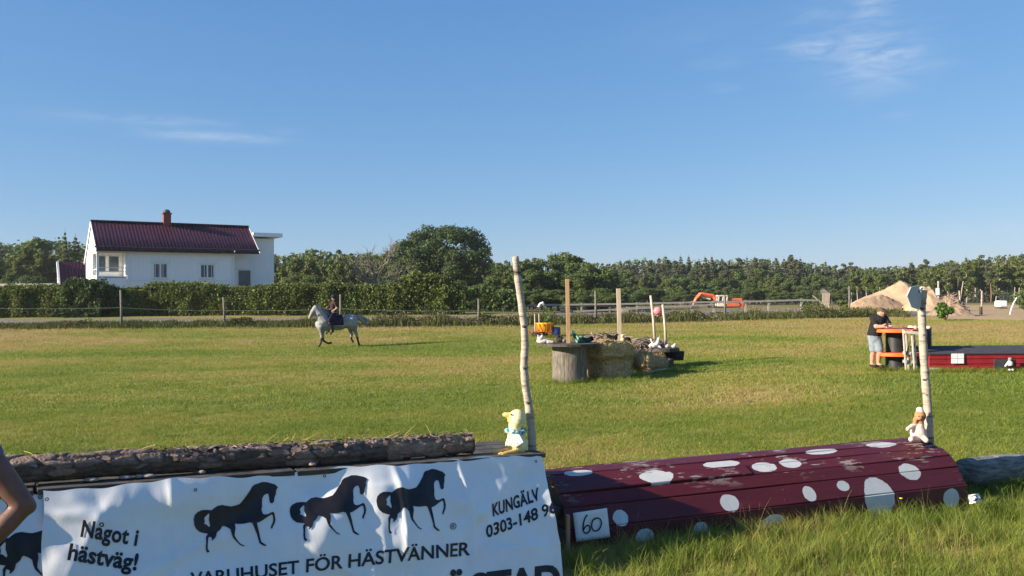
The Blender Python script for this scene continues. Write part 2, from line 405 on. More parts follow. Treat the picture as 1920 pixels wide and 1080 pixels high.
def dirt(x, y):
    """bare tan earth by the sand heaps, track edges"""
    px = 960+FPX*x/np.maximum(y, 1)
    n = vnoise(x*.5, y, .35, 11)
    d = sm(1700, 1790, px)*sm(50, 55, y+(n-.5)*9)*sm(95, 75, y)
    d = np.maximum(d, sm(1560, 1640, px)*sm(63, 68, y+(n-.5)*4)*sm(150, 120, y))
    d = np.maximum(d, .55*sm(1560, 1760, px)*np.exp(-((y-34-(n-.5)*3)/1.0)**2))
    d = np.maximum(d, .45*sm(1650, 1760, px)*np.exp(-((y-30.5-(n-.5)*2)/.5)**2))
    return np.clip(d, 0, 1)
ys = np.concatenate([np.linspace(-40, 3, 14), np.linspace(3.4, 66, 190), 66*np.exp(np.linspace(.02, math.log(1500/66), 54))])
us = np.linspace(-1, 1, 260); us = np.sign(us)*np.abs(us)**1.15
X = us[None, :]*(np.maximum(38, .95*np.abs(ys)+22))[:, None]; Y = np.repeat(ys[:, None], len(us), 1)
Z = g(X, Y)
C = turf(X, Y); dd = dirt(X, Y)[..., None]
C = C*(1-dd) + dd*np.array([.42, .305, .185])
fr = sm(62, 75, Y)[..., None]*(1-dd)           # rough scrub beyond the road
C = C*(1-fr*.45) + fr*.45*np.array([.13, .115, .055])
ny, nx = X.shape; idx = np.arange(ny*nx).reshape(ny, nx)
F = np.stack([idx[:-1, :-1], idx[:-1, 1:], idx[1:, 1:], idx[1:, :-1]], -1).reshape(-1, 4)
tag(link('ground', np_mesh('ground', np.stack([X, Y, Z], -1).reshape(-1, 3), F, {'col': C.reshape(-1, 3)}, True), MT['ground']), kind='structure')

# gravel road along the far edge of the field
lo_e = [(-160, 610), (0, 609.5), (300, 608), (620, 606), (890, 603.5), (1040, 599), (1130, 596.5), (1240, 593), (1480, 587.5), (1600, 585), (1680, 592), (1765, 590)]
up_e = [(-160, 599), (0, 598.5), (300, 597.5), (620, 596), (890, 592.5), (1040, 588.5), (1130, 586.5), (1240, 584), (1480, 580.5), (1600, 579.5), (1690, 581), (1780, 580)]
V = []; Fq = []; Q = 6
for i in range(len(lo_e)-1):
    for k in range(8):
        t = k/8; a = [lo_e[i][j]*(1-t)+lo_e[i+1][j]*t for j in (0, 1)]; b = [up_e[i][j]*(1-t)+up_e[i+1][j]*t for j in (0, 1)]
        A = gp(*a); B = gp(*b)
        for q in range(Q+1):
            p = A.lerp(B, q/Q); V.append((p.x, p.y, gz(p.x, p.y)+.035))
m_ = len(V)//(Q+1)
Fq = [(i*(Q+1)+q, (i+1)*(Q+1)+q, (i+1)*(Q+1)+q+1, i*(Q+1)+q+1) for i in range(m_-1) for q in range(Q)]
tag(link('road', np_mesh('road', V, Fq, smooth=True), MT['road']), kind='structure')

# ------------------------------------------------------------------ trees
def crown_points(rs, n, blobs, shell=.55):
    """points in the outer shell of many small lobes, with outward directions"""
    w_ = np.array([b[3]**2 for b in blobs]); w_ = w_/w_.sum()
    k = rs.choice(len(blobs), n, p=w_); B = np.array([b[:4] for b in blobs])[k]
    d = rs.normal(size=(n, 3)); d /= np.linalg.norm(d, axis=1, keepdims=True); d[:, 2] *= .85
    r = B[:, 3]*(shell + (1-shell)*rs.random(n)**.6)*(1+.22*rs.normal(size=n)*.5)
    return B[:, :3] + d*r[:, None], d
def lobes(rs, n, rx, rz, zc, r0, r1, low=-.9, taper=0):
    out = []
    while len(out) < n:
        d = rs.normal(size=3); d /= np.linalg.norm(d); d *= rs.random()**.38
        if d[2] < low: continue
        sh = 1-.35*abs(d[2])**2-taper*max(0, d[2])
        out.append((d[0]*rx*sh, d[1]*rx*sh, zc+d[2]*rz, rs.uniform(r0, r1)*(1-taper*.75*max(0, d[2]))))
    return out
def limbs(mb, base, top, r, rs, n, spread, z0):
    path = [Vector((0, 0, -.4))]
    for i in range(1, 7):
        t = i/6; path.append(Vector((math.sin(t*2+rs.random())*.06*top*.3, math.cos(t*3)*.04*top*.3, base+(top-base)*t)))
    mb.tube(path, [r*(1.25-1.1*i/6) for i in range(7)], 8)
    for _ in range(n):
        t = rs.uniform(z0, .9); p = Vector((0, 0, base+(top-base)*t)); a = rs.uniform(0, 6.28)
        q = p + Vector((math.cos(a)*spread, math.sin(a)*spread, spread*rs.uniform(.35, .9)))*rs.uniform(.5, 1)
        mb.tube([p, p.lerp(q, .5)+Vector((0, 0, .15*spread)), q], [r*.45, r*.25, r*.06], 6, False)
def tree_proto(kind, seed):
    rs = np.random.default_rng(seed); tb = MB()
    if kind == 'birch':       # slim, light crown on a pale stem; 11 m
        lb = lobes(rs, 34, 1.5, 4.6, 6.3, .4, .85, -.9, .45); P, D = crown_points(rs, 5200, lb, .3)
        P[:, 2] -= .25*np.hypot(P[:, 0], P[:, 1])*rs.random(len(P)); sz = .30; limbs(tb, 0, 10.4, .13, rs, 8, 1.1, .4); lm, tm = 'leaf_birch', 'birchtrunk'
    elif kind == 'broad':
        lb = lobes(rs, 30, 2.9, 4.0, 5.5, .6, 1.3, -.9, .25); P, D = crown_points(rs, 7500, lb, .45); sz = .32; limbs(tb, 0, 8.2, .18, rs, 8, 1.6, .35); lm, tm = 'leaf_mix', 'trunk'
    elif kind == 'spruce':
        n = 4200; z = 11.5*(1-rs.random(n)**.62)*.96+.7; lay = np.floor(z/.62)*.62+.2*rs.random(n); rad = (12.2-lay)/12*2.3*(.35+.65*rs.random(n)**.5)*(.8+.4*vnoise(lay*3, lay*0, 1, seed))
        a = rs.uniform(0, 6.28, n); P = np.stack([np.cos(a)*rad, np.sin(a)*rad, lay-.32*rad+.2*rs.random(n)], 1); D = np.stack([np.cos(a), np.sin(a), -.2+0*a], 1); sz = .32
        tb.tube([(0, 0, -.4), (0, 0, 6), (0, 0, 12.3)], [.17, .11, .02], 7); lm, tm = 'leaf_con', 'trunk'
    elif kind == 'pine':      # tall bare stem, tuft crown
        lb = lobes(rs, 20, 1.7, 3.0, 9.2, .4, .9, -.9, .5); P, D = crown_points(rs, 3600, lb, .4); sz = .30; limbs(tb, 0, 11.4, .15, rs, 9, 1.1, .62); lm, tm = 'leaf_con', 'pinetrunk'
    elif kind == 'stem':      # edge-of-wood birch with a long bare stem
        lb = lobes(rs, 30, 1.35, 3.8, 7.3, .4, .8, -.9, .45); P, D = crown_points(rs, 4600, lb, .35); sz = .30; limbs(tb, 0, 10.2, .12, rs, 7, 1.0, .55); lm, tm = 'leaf_birch', 'birchtrunk'
    elif kind == 'oak':
        lb = [(x_*1.0, y_, z_, r_) for x_, y_, z_, r_ in lobes(rs, 130, 7.4, 5.0, 6.7, .8, 1.5, -.8)]; P, D = crown_points(rs, 42000, lb, .5); sz = .30; limbs(tb, 0, 8.5, .5, rs, 18, 3.2, .25); lm, tm = 'leaf_oak', 'trunk'
    cm = leaf_mesh(kind+'_leaves', P, sz, seed, .25, .8, D); cm.materials.append(MT[lm])
    return cm, tb.mesh(kind+'_stem', True), MT[tm]
KINDNAME = {'birch': 'birch_tree', 'broad': 'broadleaf_tree', 'spruce': 'spruce_tree', 'pine': 'pine_tree', 'stem': 'birch_tree', 'oak': 'oak_tree'}
PRO = {}
for kind, cnt in (('birch', 4), ('broad', 4), ('spruce', 3), ('pine', 3), ('stem', 3), ('oak', 1)):
    PRO[kind] = [tree_proto(kind, 104+len(kind)*31+i*7) for i in range(cnt)]
def tree(kind, px, Y, h, label, group, wide=1.0, top_h=None, var=None):
    cm, tm, tmat = PRO[kind][random.randrange(len(PRO[kind])) if var is None else var]
    p = on(px, Y); full = {'birch': 11.0, 'broad': 9.8, 'spruce': 12.5, 'pine': 12.3, 'stem': 11.2, 'oak': 12.6}[kind]
    s = h/full
    r = thing(KINDNAME[kind], p, label, 'tree', group, random.uniform(0, 6.28)); r.scale = (s*wide, s*wide, s)
    link('crown', cm, None, r)
    if not tm.materials: tm.materials.append(tmat)
    link('trunk', tm, None, r)
    return r
def hgt(px, py, Y):
    p = at(px, py, Y); return p.z - gz(p.x, p.y)
def skyline(pts, px):
    for (a, ya), (b, yb) in zip(pts, pts[1:]):
        if a <= px <= b: return ya+(yb-ya)*(px-a)/(b-a)
    return pts[-1][1] if px > pts[-1][0] else pts[0][1]
# the wood behind the house and hedge
SL = [(-200, 455), (0, 452), (50, 446), (118, 440), (160, 452), (520, 470), (570, 462), (640, 466), (690, 468), (760, 470), (930, 486), (1010, 478)]
lab1 = 'light green birch in the wood behind the white house and hedge'
lab2 = 'dense broad-leaved tree in the wood behind the white house and hedge'
lab3 = 'dark pointed spruce in the wood behind the white house and hedge'
px = -190.0
while px < 1000:
    if not (150 < px < 500):
        py = skyline(SL, px)+random.uniform(-5, 14)
        Y = random.uniform(118, 128); k = random.choice(['birch', 'birch', 'broad', 'birch'])
        tree(k, px, Y, hgt(px, py+8, Y), lab1 if k == 'birch' else lab2, 'trees of the wood behind the house', 1.15)
        Y = random.uniform(140, 156); k = random.choice(['birch', 'broad', 'spruce', 'birch'])
        tree(k, px+random.uniform(6, 20), Y, hgt(px, py-4, Y), {'birch': lab1, 'broad': lab2, 'spruce': lab3}[k], 'trees of the wood behind the house', 1.1)
        if random.random() < .5:
            Y = random.uniform(100, 112); tree('broad', px+random.uniform(0, 15), Y, hgt(px, random.uniform(500, 530), Y), 'low bushy tree at the foot of the wood behind the hedge', 'low trees behind the hedge', 1.3)
    px += random.uniform(21, 33)
tree('spruce', 122, 122, hgt(122, 424, 122), 'tall thin spruce poking above the wood beside the maroon annex', None, .55)
# the great oak
r = tree('oak', 832, 112, hgt(832, 417, 112), 'huge round dark oak standing above the hedge', None, 1.06, var=0)
# dense dark group beyond the birch pole
for px, py, Y, k in ((985, 482, 104, 'broad'), (1025, 474, 106, 'broad'), (1062, 462, 110, 'broad'), (1096, 476, 104, 'broad'), (1130, 490, 108, 'broad'), (1000, 500, 96, 'broad'),
                     (1045, 494, 98, 'broad'), (1085, 500, 96, 'broad'), (1120, 508, 98, 'broad'), (1150, 496, 112, 'birch'), (950, 502, 100, 'birch'), (925, 512, 96, 'broad'), (900, 530, 92, 'broad')):
    tree(k, px, Y, hgt(px, py, Y), 'dark bushy tree in the clump behind the rail fence and the tall wooden post', 'clump of dark trees behind the rail fence', 1.15)
for px in range(884, 1176, 11):
    Y = random.uniform(88, 94); tree('broad', px+random.uniform(-4, 4), Y, hgt(px, random.uniform(536, 553), Y), 'low bushy tree at the foot of the dark clump behind the rail fence', 'low bushy trees behind the rail fence', random.uniform(1.6, 2.2))
# long wood beyond the pasture
SR = [(1130, 488), (1230, 478), (1290, 482), (1330, 480), (1380, 482), (1440, 478), (1480, 480), (1540, 490), (1600, 496), (1680, 494), (1740, 490), (1800, 482), (1860, 478), (1920, 470), (2080, 466)]
L1 = 'leafy tree along the front of the long wood beyond the pasture'
L2 = 'dark pine rising at the back of the long wood beyond the pasture'
L3 = 'dark spruce rising at the back of the long wood beyond the pasture'
L4 = 'bare-stemmed birch at the wood edge behind the sand heaps'
L5 = 'reddish-stemmed pine in the middle of the long wood beyond the pasture'
L6 = 'dark spruce in the middle of the long wood beyond the pasture'
L7 = 'leafy tree in the middle of the long wood beyond the pasture'
px = 1120.0
while px < 2060:
    py = skyline(SR, px); sp = px > 1590
    Y = random.uniform(165, 178)
    if not sp: tree('broad', px+6, Y-9, hgt(px, random.uniform(536, 552), Y-9), 'low leafy tree at the foot of the long wood beyond the pasture', 'low trees at the foot of the long wood', 1.9)
    if sp: tree(random.choice(['stem', 'stem', 'birch', 'pine']), px, Y, hgt(px, py+random.uniform(0, 14), Y), L4, 'bare-stemmed trees at the wood edge', 1.15)
    else: tree(random.choice(['birch', 'broad', 'broad']), px, Y, hgt(px, py+random.uniform(30, 56), Y), L1, 'leafy front trees of the long wood', 1.15)
    Y = random.uniform(182, 196); k = random.choice(['birch', 'broad', 'stem'] if sp else ['pine', 'spruce', 'broad', 'pine'])
    tree(k, px+9, Y, hgt(px, py+(random.uniform(2, 14) if sp else random.uniform(10, 34)), Y), {'pine': L5, 'spruce': L6}.get(k, L7), 'middle trees of the long wood', 1.2)
    Y = random.uniform(205, 225); k = random.choice(['pine', 'spruce', 'spruce', 'spruce'])
    tree(k, px+16, Y, hgt(px, py+random.uniform(-7, 8), Y), L2 if k == 'pine' else L3, 'conifers at the back of the long wood', 1.25)
    Y = random.uniform(215, 232); k = random.choice(['pine', 'spruce', 'spruce'])
    tree(k, px+5, Y, hgt(px, py+random.uniform(0, 14), Y), L2 if k == 'pine' else L3, 'conifers at the back of the long wood', 1.2)
    px += random.uniform(12, 18)
# what is farther inside the wood reads as one mass
P = []; rs = np.random.default_rng(5)
for px in np.arange(1100, 2100, 5.0):
    Y = rs.uniform(228, 240); top = hgt(px, skyline(SR, px)+rs.uniform(4, 18), Y); p = on(px, Y)
    n = 120; z = top*(rs.random(n)); P.append(np.stack([p.x+rs.normal(0, 1.3, n)*(1.15-z/top), Y+rs.normal(0, 1.5, n), p.z+z], 1))
for px in np.arange(-220, 960, 6.0):
    if 190 < px < 470: continue
    Y = rs.uniform(160, 170); top = hgt(px, skyline(SL, px)+rs.uniform(4, 16), Y); p = on(px, Y)
    n = 130; z = top*(rs.random(n)); P.append(np.stack([p.x+rs.normal(0, 1.2, n)*(1.15-z/top), Y+rs.normal(0, 1.5, n), p.z+z], 1))
P = np.concatenate(P)
tag(link('distant_woods', leaf_mesh('distant_woods', P, .8, 3, .2), MT['leaf_mix']), kind='stuff')

# grey dead tree in front of the wood
p = on(705, 84)
dt = thing('dead_tree', p, 'bare grey dead tree with spreading leafless branches behind the hedge', 'tree', None, 0, 1.5)
tb = MB(); tb.tube([(0, 0, -.3), (.1, 0, 1.2), (-.1, .1, 2.4)], [.22, .17, .12], 8); tb.build('trunk', MT['deadwood'], dt, True)
br = random.Random(4)
def twig(mb, p, d, ln, r, depth):
    q = p + d*ln; mid = (p+q)/2 + Vector((br.uniform(-1, 1), br.uniform(-1, 1), br.uniform(-.2, .6)))*ln*.10
    mb.tube([p, mid, q], [r, r*.8, r*.5], 5, False)
    if depth:
        for _ in range(3):
            e = (d + Vector((br.uniform(-1, 1), br.uniform(-.8, .8), br.uniform(-.25, .75)))*.75).normalized()
            twig(mb, p.lerp(q, br.uniform(.45, 1)), e, ln*br.uniform(.5, .8), r*.55, depth-1)
for k in range(11):
    mb = MB(); a = k/11*6.28
    twig(mb, Vector((0, 0, .7+.16*k)), Vector((math.cos(a)*.95, math.sin(a)*.6, .35+.5*br.random())).normalized(), 1.5, .055, 3)
    mb.build('branch', MT['deadwood'], dt, True)

# ------------------------------------------------------------------ hedge and bushes
def hedge(name, label, pts, Y, depth, dens, m, size, seed):
    """pts: (px, py of the top)"""
    rs = np.random.default_rng(seed); P = []; core = MB()
    for (a, ya), (b, yb) in zip(pts, pts[1:]):
        n = max(1, int(abs(b-a)/14))
        for i in range(n):
            px = a+(b-a)*(i+.5)/n; h = hgt(px, ya+(yb-ya)*(i+.5)/n+rs.uniform(-1, 3), Y); p = on(px, Y); wdt = abs(b-a)/n/FPX*Y
            h *= 1+.10*(float(vnoise(px, 0, .06, seed))-.5)
            cnt = int(dens*wdt*(h+depth*.8)); u_ = rs.random(cnt)
            side = rs.random(cnt) < h/(h+depth*.7)
            zz = np.where(side, h*rs.random(cnt)**.9, h*(1+.06*rs.normal(size=cnt))); bul = .75*(vnoise(p.x+(u_-.5)*wdt, zz*1.25, 1.0, seed)-.4)+.3*(vnoise(p.x+(u_-.5)*wdt, zz, 2.6, seed+1)-.5)
            yy = np.where(side, -depth/2*(1+.10*rs.normal(size=cnt))-bul*.7, rs.uniform(-depth/2, depth/2, cnt))
            P.append(np.stack([p.x+(u_-.5)*wdt*1.15, Y+yy+.25*(zz/h)**3, p.z+zz], 1))
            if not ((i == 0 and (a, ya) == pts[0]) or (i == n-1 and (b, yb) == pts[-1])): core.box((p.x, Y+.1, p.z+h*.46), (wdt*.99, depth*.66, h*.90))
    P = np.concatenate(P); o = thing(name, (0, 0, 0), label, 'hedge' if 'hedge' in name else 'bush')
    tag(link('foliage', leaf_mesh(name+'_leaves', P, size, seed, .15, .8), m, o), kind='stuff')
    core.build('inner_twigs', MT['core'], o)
    return o
hedge('hedge', 'long clipped green hedge along the gravel road before the white house',
      [(-120, 544), (60, 542), (130, 541), (200, 546), (260, 545), (290, 534), (330, 533), (345, 541), (368, 534), (395, 536), (420, 541), (520, 540), (560, 536), (640, 536), (760, 540)], 64, 1.5, 1000, MT['leaf_hedge'], .14, 21)
hedge('bush', 'dark rounded bush swelling out of the hedge below the maroon annex', [(132, 536), (150, 529), (185, 532), (203, 545)], 62.6, 2.2, 1000, MT['leaf_dark'], .15, 22)
hedge('hedge', 'taller unclipped end of the hedge under the big oak', [(755, 532), (772, 516), (800, 521), (835, 527), (858, 540), (872, 548)], 64.5, 2.4, 950, MT['leaf_hedge'], .15, 23)
hedge('bush', 'low olive thicket where the hedge ends by the rail fence', [(872, 548), (890, 536), (925, 546), (985, 549)], 78, 2.2, 420, MT['leaf_mix'], .25, 24)
def bush(px, base_py, wpx, hpx, label, m, n=900, size=.16, seed=1, Y=None):
    p = gp(px, base_py) if Y is None else on(px, Y); k = ppm(p.y); rx, h = wpx/2/k, hpx/k; rs = np.random.default_rng(seed)
    lb = lobes(rs, 14, rx*.68, h*.42, h*.5, rx*.24, rx*.44); P, D = crown_points(rs, n, lb, .4); P[:, 2] = np.maximum(P[:, 2], .02)
    o = thing('bush', p, label, 'bush'); link('foliage', leaf_mesh('bush_leaves', P, size, seed, .2, .8, D), m, o)
    mb = MB()
    for i in range(6):
        a = i*1.05; mb.tube([(0, 0, -.1), (math.cos(a)*rx*.3, math.sin(a)*rx*.3, h*.4), (math.cos(a)*rx*.55, math.sin(a)*rx*.55, h*.75)], [.03, .02, .008], 5)
    mb.build('stem', MT['trunk'], o)
    return o
bush(1773, 601, 42, 37, 'bright green round bush at the edge of the bare earth', MT['leaf_bush'], 1500, .15, 31)
bush(1512, 585, 26, 26, 'small yellow-green shrub beside the slatted ramp', MT['leaf_bush'], 600, .2, 32)
bush(1580, 590, 30, 28, 'olive shrub between the ramp and the sand heap', MT['leaf_birch'], 700, .2, 33)
bush(1940, 583, 90, 40, 'wide dark shrub behind the curved white pole', MT['leaf_mix'], 1400, .24, 34)
bush(1078, 583, 16, 34, 'slim pale green sapling behind the rail fence', MT['leaf_birch'], 500, .2, 35, Y=92)
bush(1132, 583, 24, 14, 'low green bush under the rail fence beside the blue farm cart', MT['leaf_bush'], 500, .2, 36)

# weeds along the wire fence, tall and ragged
rs = np.random.default_rng(77)
def blades(name, bases, hts, wid, lean, seed, m):
    r = np.random.default_rng(seed); n = len(bases); a = r.uniform(0, 6.28, n); dx = np.stack([np.cos(a), np.sin(a), 0*a], 1)
    la = r.uniform(0, 6.28, n); le = (lean*r.random(n)*hts)[:, None]*np.stack([np.cos(la), np.sin(la), 0*la], 1)
    wd = (wid*r.uniform(.6, 1.4, n))[:, None]*dx; up = np.array([0, 0, 1.0])[None]*hts[:, None]
    V = np.stack([bases-wd, bases+wd, bases+wd*.7+le*.45+up*.62, bases-wd*.7+le*.45+up*.62, bases+le+up], 1).reshape(-1, 3)
    i0 = np.arange(n)[:, None]*5
    F = np.concatenate([i0+np.array([[0, 1, 2]]), i0+np.array([[0, 2, 3]]), i0+np.array([[3, 2, 4]])])
    return np_mesh(name, V, F)
edge = [(-160, 613), (0, 612.5), (225, 611), (420, 609), (640, 608), (895, 606.5), (1117, 603), (1365, 598), (1500, 594), (1592, 591), (1660, 590), (1700, 592)]
B = []; H = []
for (a, ya), (b, yb) in zip(edge, edge[1:]):
    n = int((b-a)*44); t = rs.random(n); px = a+(b-a)*t; py = ya+(yb-ya)*t
    tall = np.where(px < 560, .22, np.where(px < 720, .30, .38))*(.1+1.1*vnoise(px, px*0, .03, 5)+.9*vnoise(px, px*0, .13, 6))*np.where(px > 1500, 1.25, 1)
    Q0 = gpv(px, py+rs.normal(0, 1.6, n)+.5); x, y = Q0[:, 0], Q0[:, 1]+rs.normal(0, .5, n)
    B.append(np.stack([x, y, g(x, y)-.02], 1)); H.append(tall*rs.uniform(.35, 1.1, n))
B = np.concatenate(B); H = np.concatenate(H)
tag(link('weeds', blades('weeds', B, H, .020, .6, 3, MT['weed']), MT['weed']), kind='stuff')
sel = (rs.random(len(B)) < .16) & (B[:, 0] > -9)
tip = B[sel]+np.array([0, 0, 1.0])*H[sel][:, None]*1.12+rs.normal(0, .05, (sel.sum(), 3))
tag(link('weed_seed_heads', leaf_mesh('weed_seed_heads', tip, .09, 9, 0, .5), MT['weedhead']), kind='stuff')
P = []
for (px0, px1, py, hh) in ((1225, 1330, 600, .6), (1500, 1560, 596, 1.0), (1560, 1625, 594, .75), (1625, 1690, 592, .6), (420, 470, 610, .55), (600, 640, 609, .5), (120, 160, 612, .5), (880, 940, 606, .6), (1030, 1110, 604, .5), (1330, 1500, 597, .4)):
    n = int((px1-px0)*26); q = gpv(rs.uniform(px0, px1, n), py+rs.normal(0, .8, n)); x, y = q[:, 0], q[:, 1]+rs.normal(0, .4, n)
    P.append(np.stack([x, y, g(x, y)+hh*rs.random(n)**.8*(.15+1.1*vnoise(x, y*.3, 1.6, 3))], 1))
P = np.concatenate(P)
tag(link('weed_leaves', leaf_mesh('weed_leaves', np.array(P), .11, 13, .3, .7), MT['weed']), kind='stuff')

# ------------------------------------------------------------------ wire fence along the road
wf = thing('wire_fence', (0, 0, 0), 'electric wire fence of thin grey posts between field and gravel road', 'fence')
posts = [(-60, 612, 545), (228, 612.5, 544), (421, 609, 557), (638, 608, 552), (897, 607, 560), (1117, 603.5, 546), (1359.5, 599.5, 553), (1592, 591, 537)]
tops = []; rl = random.Random(3)
for px, pb, pt in posts:
    b = gp(px, pb); t = at(px-(2 if px < 500 else 0), pt, b.y); t.x += rl.uniform(-.03, .03)
    MB().tube([b-Vector((0, 0, .2)), b.lerp(t, .5)+Vector((.015, 0, 0)), t], [.075, .068, .06], 9).build('post', MT['greywood'], wf, True); tops.append((b, t))
for fr_, sag in ((.52, .06), (.22, .05)):
    mb = MB()
    for (b0, t0), (b1, t1) in zip(tops, tops[1:]):
        a = b0.lerp(t0, fr_*2.0/max(.6, (t0.z-b0.z))*.95 if False else fr_); c = b1.lerp(t1, fr_)
        pts_ = [a.lerp(c, k/8)-Vector((0, .07, sag*4*(k/8)*(1-k/8))) for k in range(9)]
        mb.tube(pts_, .008 if fr_ > .3 else .006, 5)
    mb.build('wire', MT['wire'], wf)

# ------------------------------------------------------------------ rail fence behind the road
rf = thing('rail_fence', (0, 0, 0), 'weathered two-rail wooden fence on the far side of the gravel road', 'fence')
def yd(px): return 78+(px-880)/690*4
rp = [(882, 574), (985, 572), (1090, 570.5), (1194, 569), (1297, 566.5), (1338, 566), (1398, 565), (1441, 564), (1502, 562)]
pts = []
for px, py in rp:
    p = at(px, py, yd(px)); z0 = gz(p.x, p.y); pts.append((p, z0))
    MB().box((p.x, p.y, (p.z+.10+z0-.3)/2), (.15, .13, p.z+.10-z0+.3)).build('post', MT['greyrail'], rf)
endp = at(1536, 563, yd(1536)); pts.append((endp, gz(endp.x, endp.y)))
for (a, za), (b, zb) in zip(pts, pts[1:]):
    MB().bar(a-Vector((.0, .10, .02)), b-Vector((.0, .10, .02)), .045, .16).build('rail', MT['greyrail'], rf)
low = [at(1038, 586, yd(1038)), at(1140, 581, yd(1140)), at(1240, 576, yd(1240)), at(1338, 571, yd(1338))]
for a, b in zip(low, low[1:]):
    MB().bar(a-Vector((0, .17, 0)), b-Vector((0, .17, 0)), .045, .15).build('rail', MT['greyrail'], rf)

# ------------------------------------------------------------------ white house
A0 = on(181, 70); HZ = A0.z
def hz_(py, Y, px): return at(px, py, Y).z - HZ
ang = R(32); house = thing('house', A0, 'white wooden house with a maroon roof and brick chimney behind the hedge', 'house', None, ang)
EV = hz_(470, 70, 181)+.38; RG = hz_(413, 72.6, 172)-.16; DEP = 7.0; LW = 10.7; LR = 12.6; PB = hz_(516, 70, 181); PT = hz_(474, 70, 181)
wp, tr_ = MT['white_paint'], MT['trim']
W = .16
MB().box((1.15, W/2, (PB-.6)/2-.2), (2.3, W, PB+.6)).build('porch_parapet', wp, house)
MB().box((2.3+(LW-2.3)/2, W/2, EV/2-.4), (LW-2.3, W, EV+.8)).build('front_wall', wp, house)
MB().box((1.15, W/2, (PT+EV)/2), (2.3, W, EV-PT)).build('porch_lintel', wp, house)
for x in (.09, 2.2): MB().box((x, .08, (PB+PT)/2), (.18, .17, PT-PB)).build('porch_post', tr_, house)
# gable wall towards the sun, with an opening into the veranda
slopeB = (RG-(EV-1.0))/(DEP-3.0+.35)
def rz_(v): return EV+(RG-EV)*v/3.0 if v <= 3 else RG-(v-3.0)*slopeB
MB().add([(0, 0, -1), (0, 2.6, -1), (0, 2.6, PB), (0, 0, PB), (.14, 0, -1), (.14, 2.6, -1), (.14, 2.6, PB), (.14, 0, PB)],
         [(0, 1, 2, 3), (7, 6, 5, 4), (3, 2, 6, 7), (0, 3, 7, 4), (1, 5, 6, 2)]).build('veranda_side_parapet', wp, house)
gp_ = [(2.6, -1), (DEP, -1), (DEP, rz_(DEP)-.12), (3, RG-.12), (0, EV-.05), (0, PT), (2.6, PT)]
mb = MB(); n = len(gp_); mb.add([(0, a, b) for a, b in gp_]+[(.14, a, b) for a, b in gp_], [tuple(range(n)), tuple(range(2*n-1, n-1, -1))]+[(i, i+n, (i+1) % n+n, (i+1) % n) for i in range(n)])
mb.build('gable_wall', wp, house)
MB().box((1.2, 2.68, (PB+PT)/2), (2.2, .12, PT-PB)).build('veranda_back_wall', wp, house)
for x_ in (.62, 1.62): MB().box((x_, 2.60, (PB+PT)/2+.1), (.72, .06, PT-PB-.5)).build('veranda_window', MT['glass'], house)
MB().box((1.2, 1.35, PT+.02), (2.1, 2.4, .06)).build('veranda_ceiling', MT['greyrail'], house)
MB().box((2.38, 1.35, (PB+PT)/2), (.12, 2.5, PT-PB)).build('veranda_inner_wall', tr_, house)
MB().box((1.15, 1.35, PB-.1), (2.2, 2.5, .1)).build('veranda_floor', tr_, house)
for z in (PB+.32, PB+.62): MB().box((1.15, .07, z), (2.0, .05, .06)).build('veranda_rail', tr_, house)
MB().box((1.15, .07, PT-.22), (2.0, .06, .07)).build('veranda_rail', tr_, house)
MB().box((.07, 1.3, PB+.5), (.05, 2.4, .06)).build('veranda_rail', tr_, house)
MB().box((2.3+(LW-2.3)/2, -.03, hz_(526, 72, 240)), (LW-2.3, .05, .10)).build('skirt_board', tr_, house)
for x in (2.36, LW-.07): MB().box((x, -.025, EV/2), (.16, .05, EV)).build('corner_board', tr_, house)
MB().box((LW-.06, 1.0, EV/2-.4), (.12, 1.8, EV+.8)).build('recess_side_wall', wp, house)
MB().box(((LW+LR)/2, 1.9, EV/2-.4), (LR-LW, .14, EV+.8)).build('recess_wall', wp, house)
MB().box((LR/2, DEP-.1, EV/2-1), (LR-.2, .14, EV)).build('rear_wall', wp, house)
mb = MB(); x = 2.6
while x < LW-.2:
    mb.box((x, -.012, (hz_(526, 72, 240)+EV)/2+.05), (.035, .024, EV-hz_(526, 72, 240)-.12)); mb.box((x, -.012, hz_(526, 72, 240)/2-.05), (.035, .024, hz_(526, 72, 240)-.1)); x += .30
tag(mb.build('cladding_batten', wp, house), kind='stuff')
def window(x, z, ww, hh, y, par, panes=2):
    f = MB()
    t = .075
    f.box((x-ww/2, y, z), (t, .08, hh+t)).box((x+ww/2, y, z), (t, .08, hh+t)).box((x, y, z+hh/2), (ww-t, .08, t)).box((x, y, z-hh/2), (ww-t, .08, t))
    if panes == 2: f.box((x, y, z), (.10, .07, hh-t))
    o = f.build('window', tr_, par)
    for k in range(panes):
        pw = (ww-t*(panes+.6))/panes; cx = x+(k-(panes-1)/2)*(pw+t*1.1)
        MB().box((cx, y+.02, z), (pw, .02, hh-t)).build('pane', MT['glass'], o)
    MB().box((x, y-.05, z+hh/2+.12), (ww+.35, .12, .07)).build('window_head', tr_, o)
    MB().box((x, y-.05, z-hh/2-.09), (ww+.2, .14, .05)).build('sill', tr_, o)
    return o
def along(px):
    """distance along the front wall for a pixel column"""
    k = (px-960)/FPX; return (k*A0.y-A0.x)/(math.cos(ang)-k*math.sin(ang))
def face(px, py):
    l_ = along(px); Yd = A0.y+math.sin(ang)*l_; return l_, at(px, py, Yd).z-HZ
for (x0, x1, y0, y1) in ((286, 316, 493, 522), (374, 403, 495, 522)):
    a, b = face(x0, y0), face(x1, y1); window((a[0]+b[0])/2, (a[1]+b[1])/2, b[0]-a[0]-.15, a[1]-b[1]-.1, -.02, house)
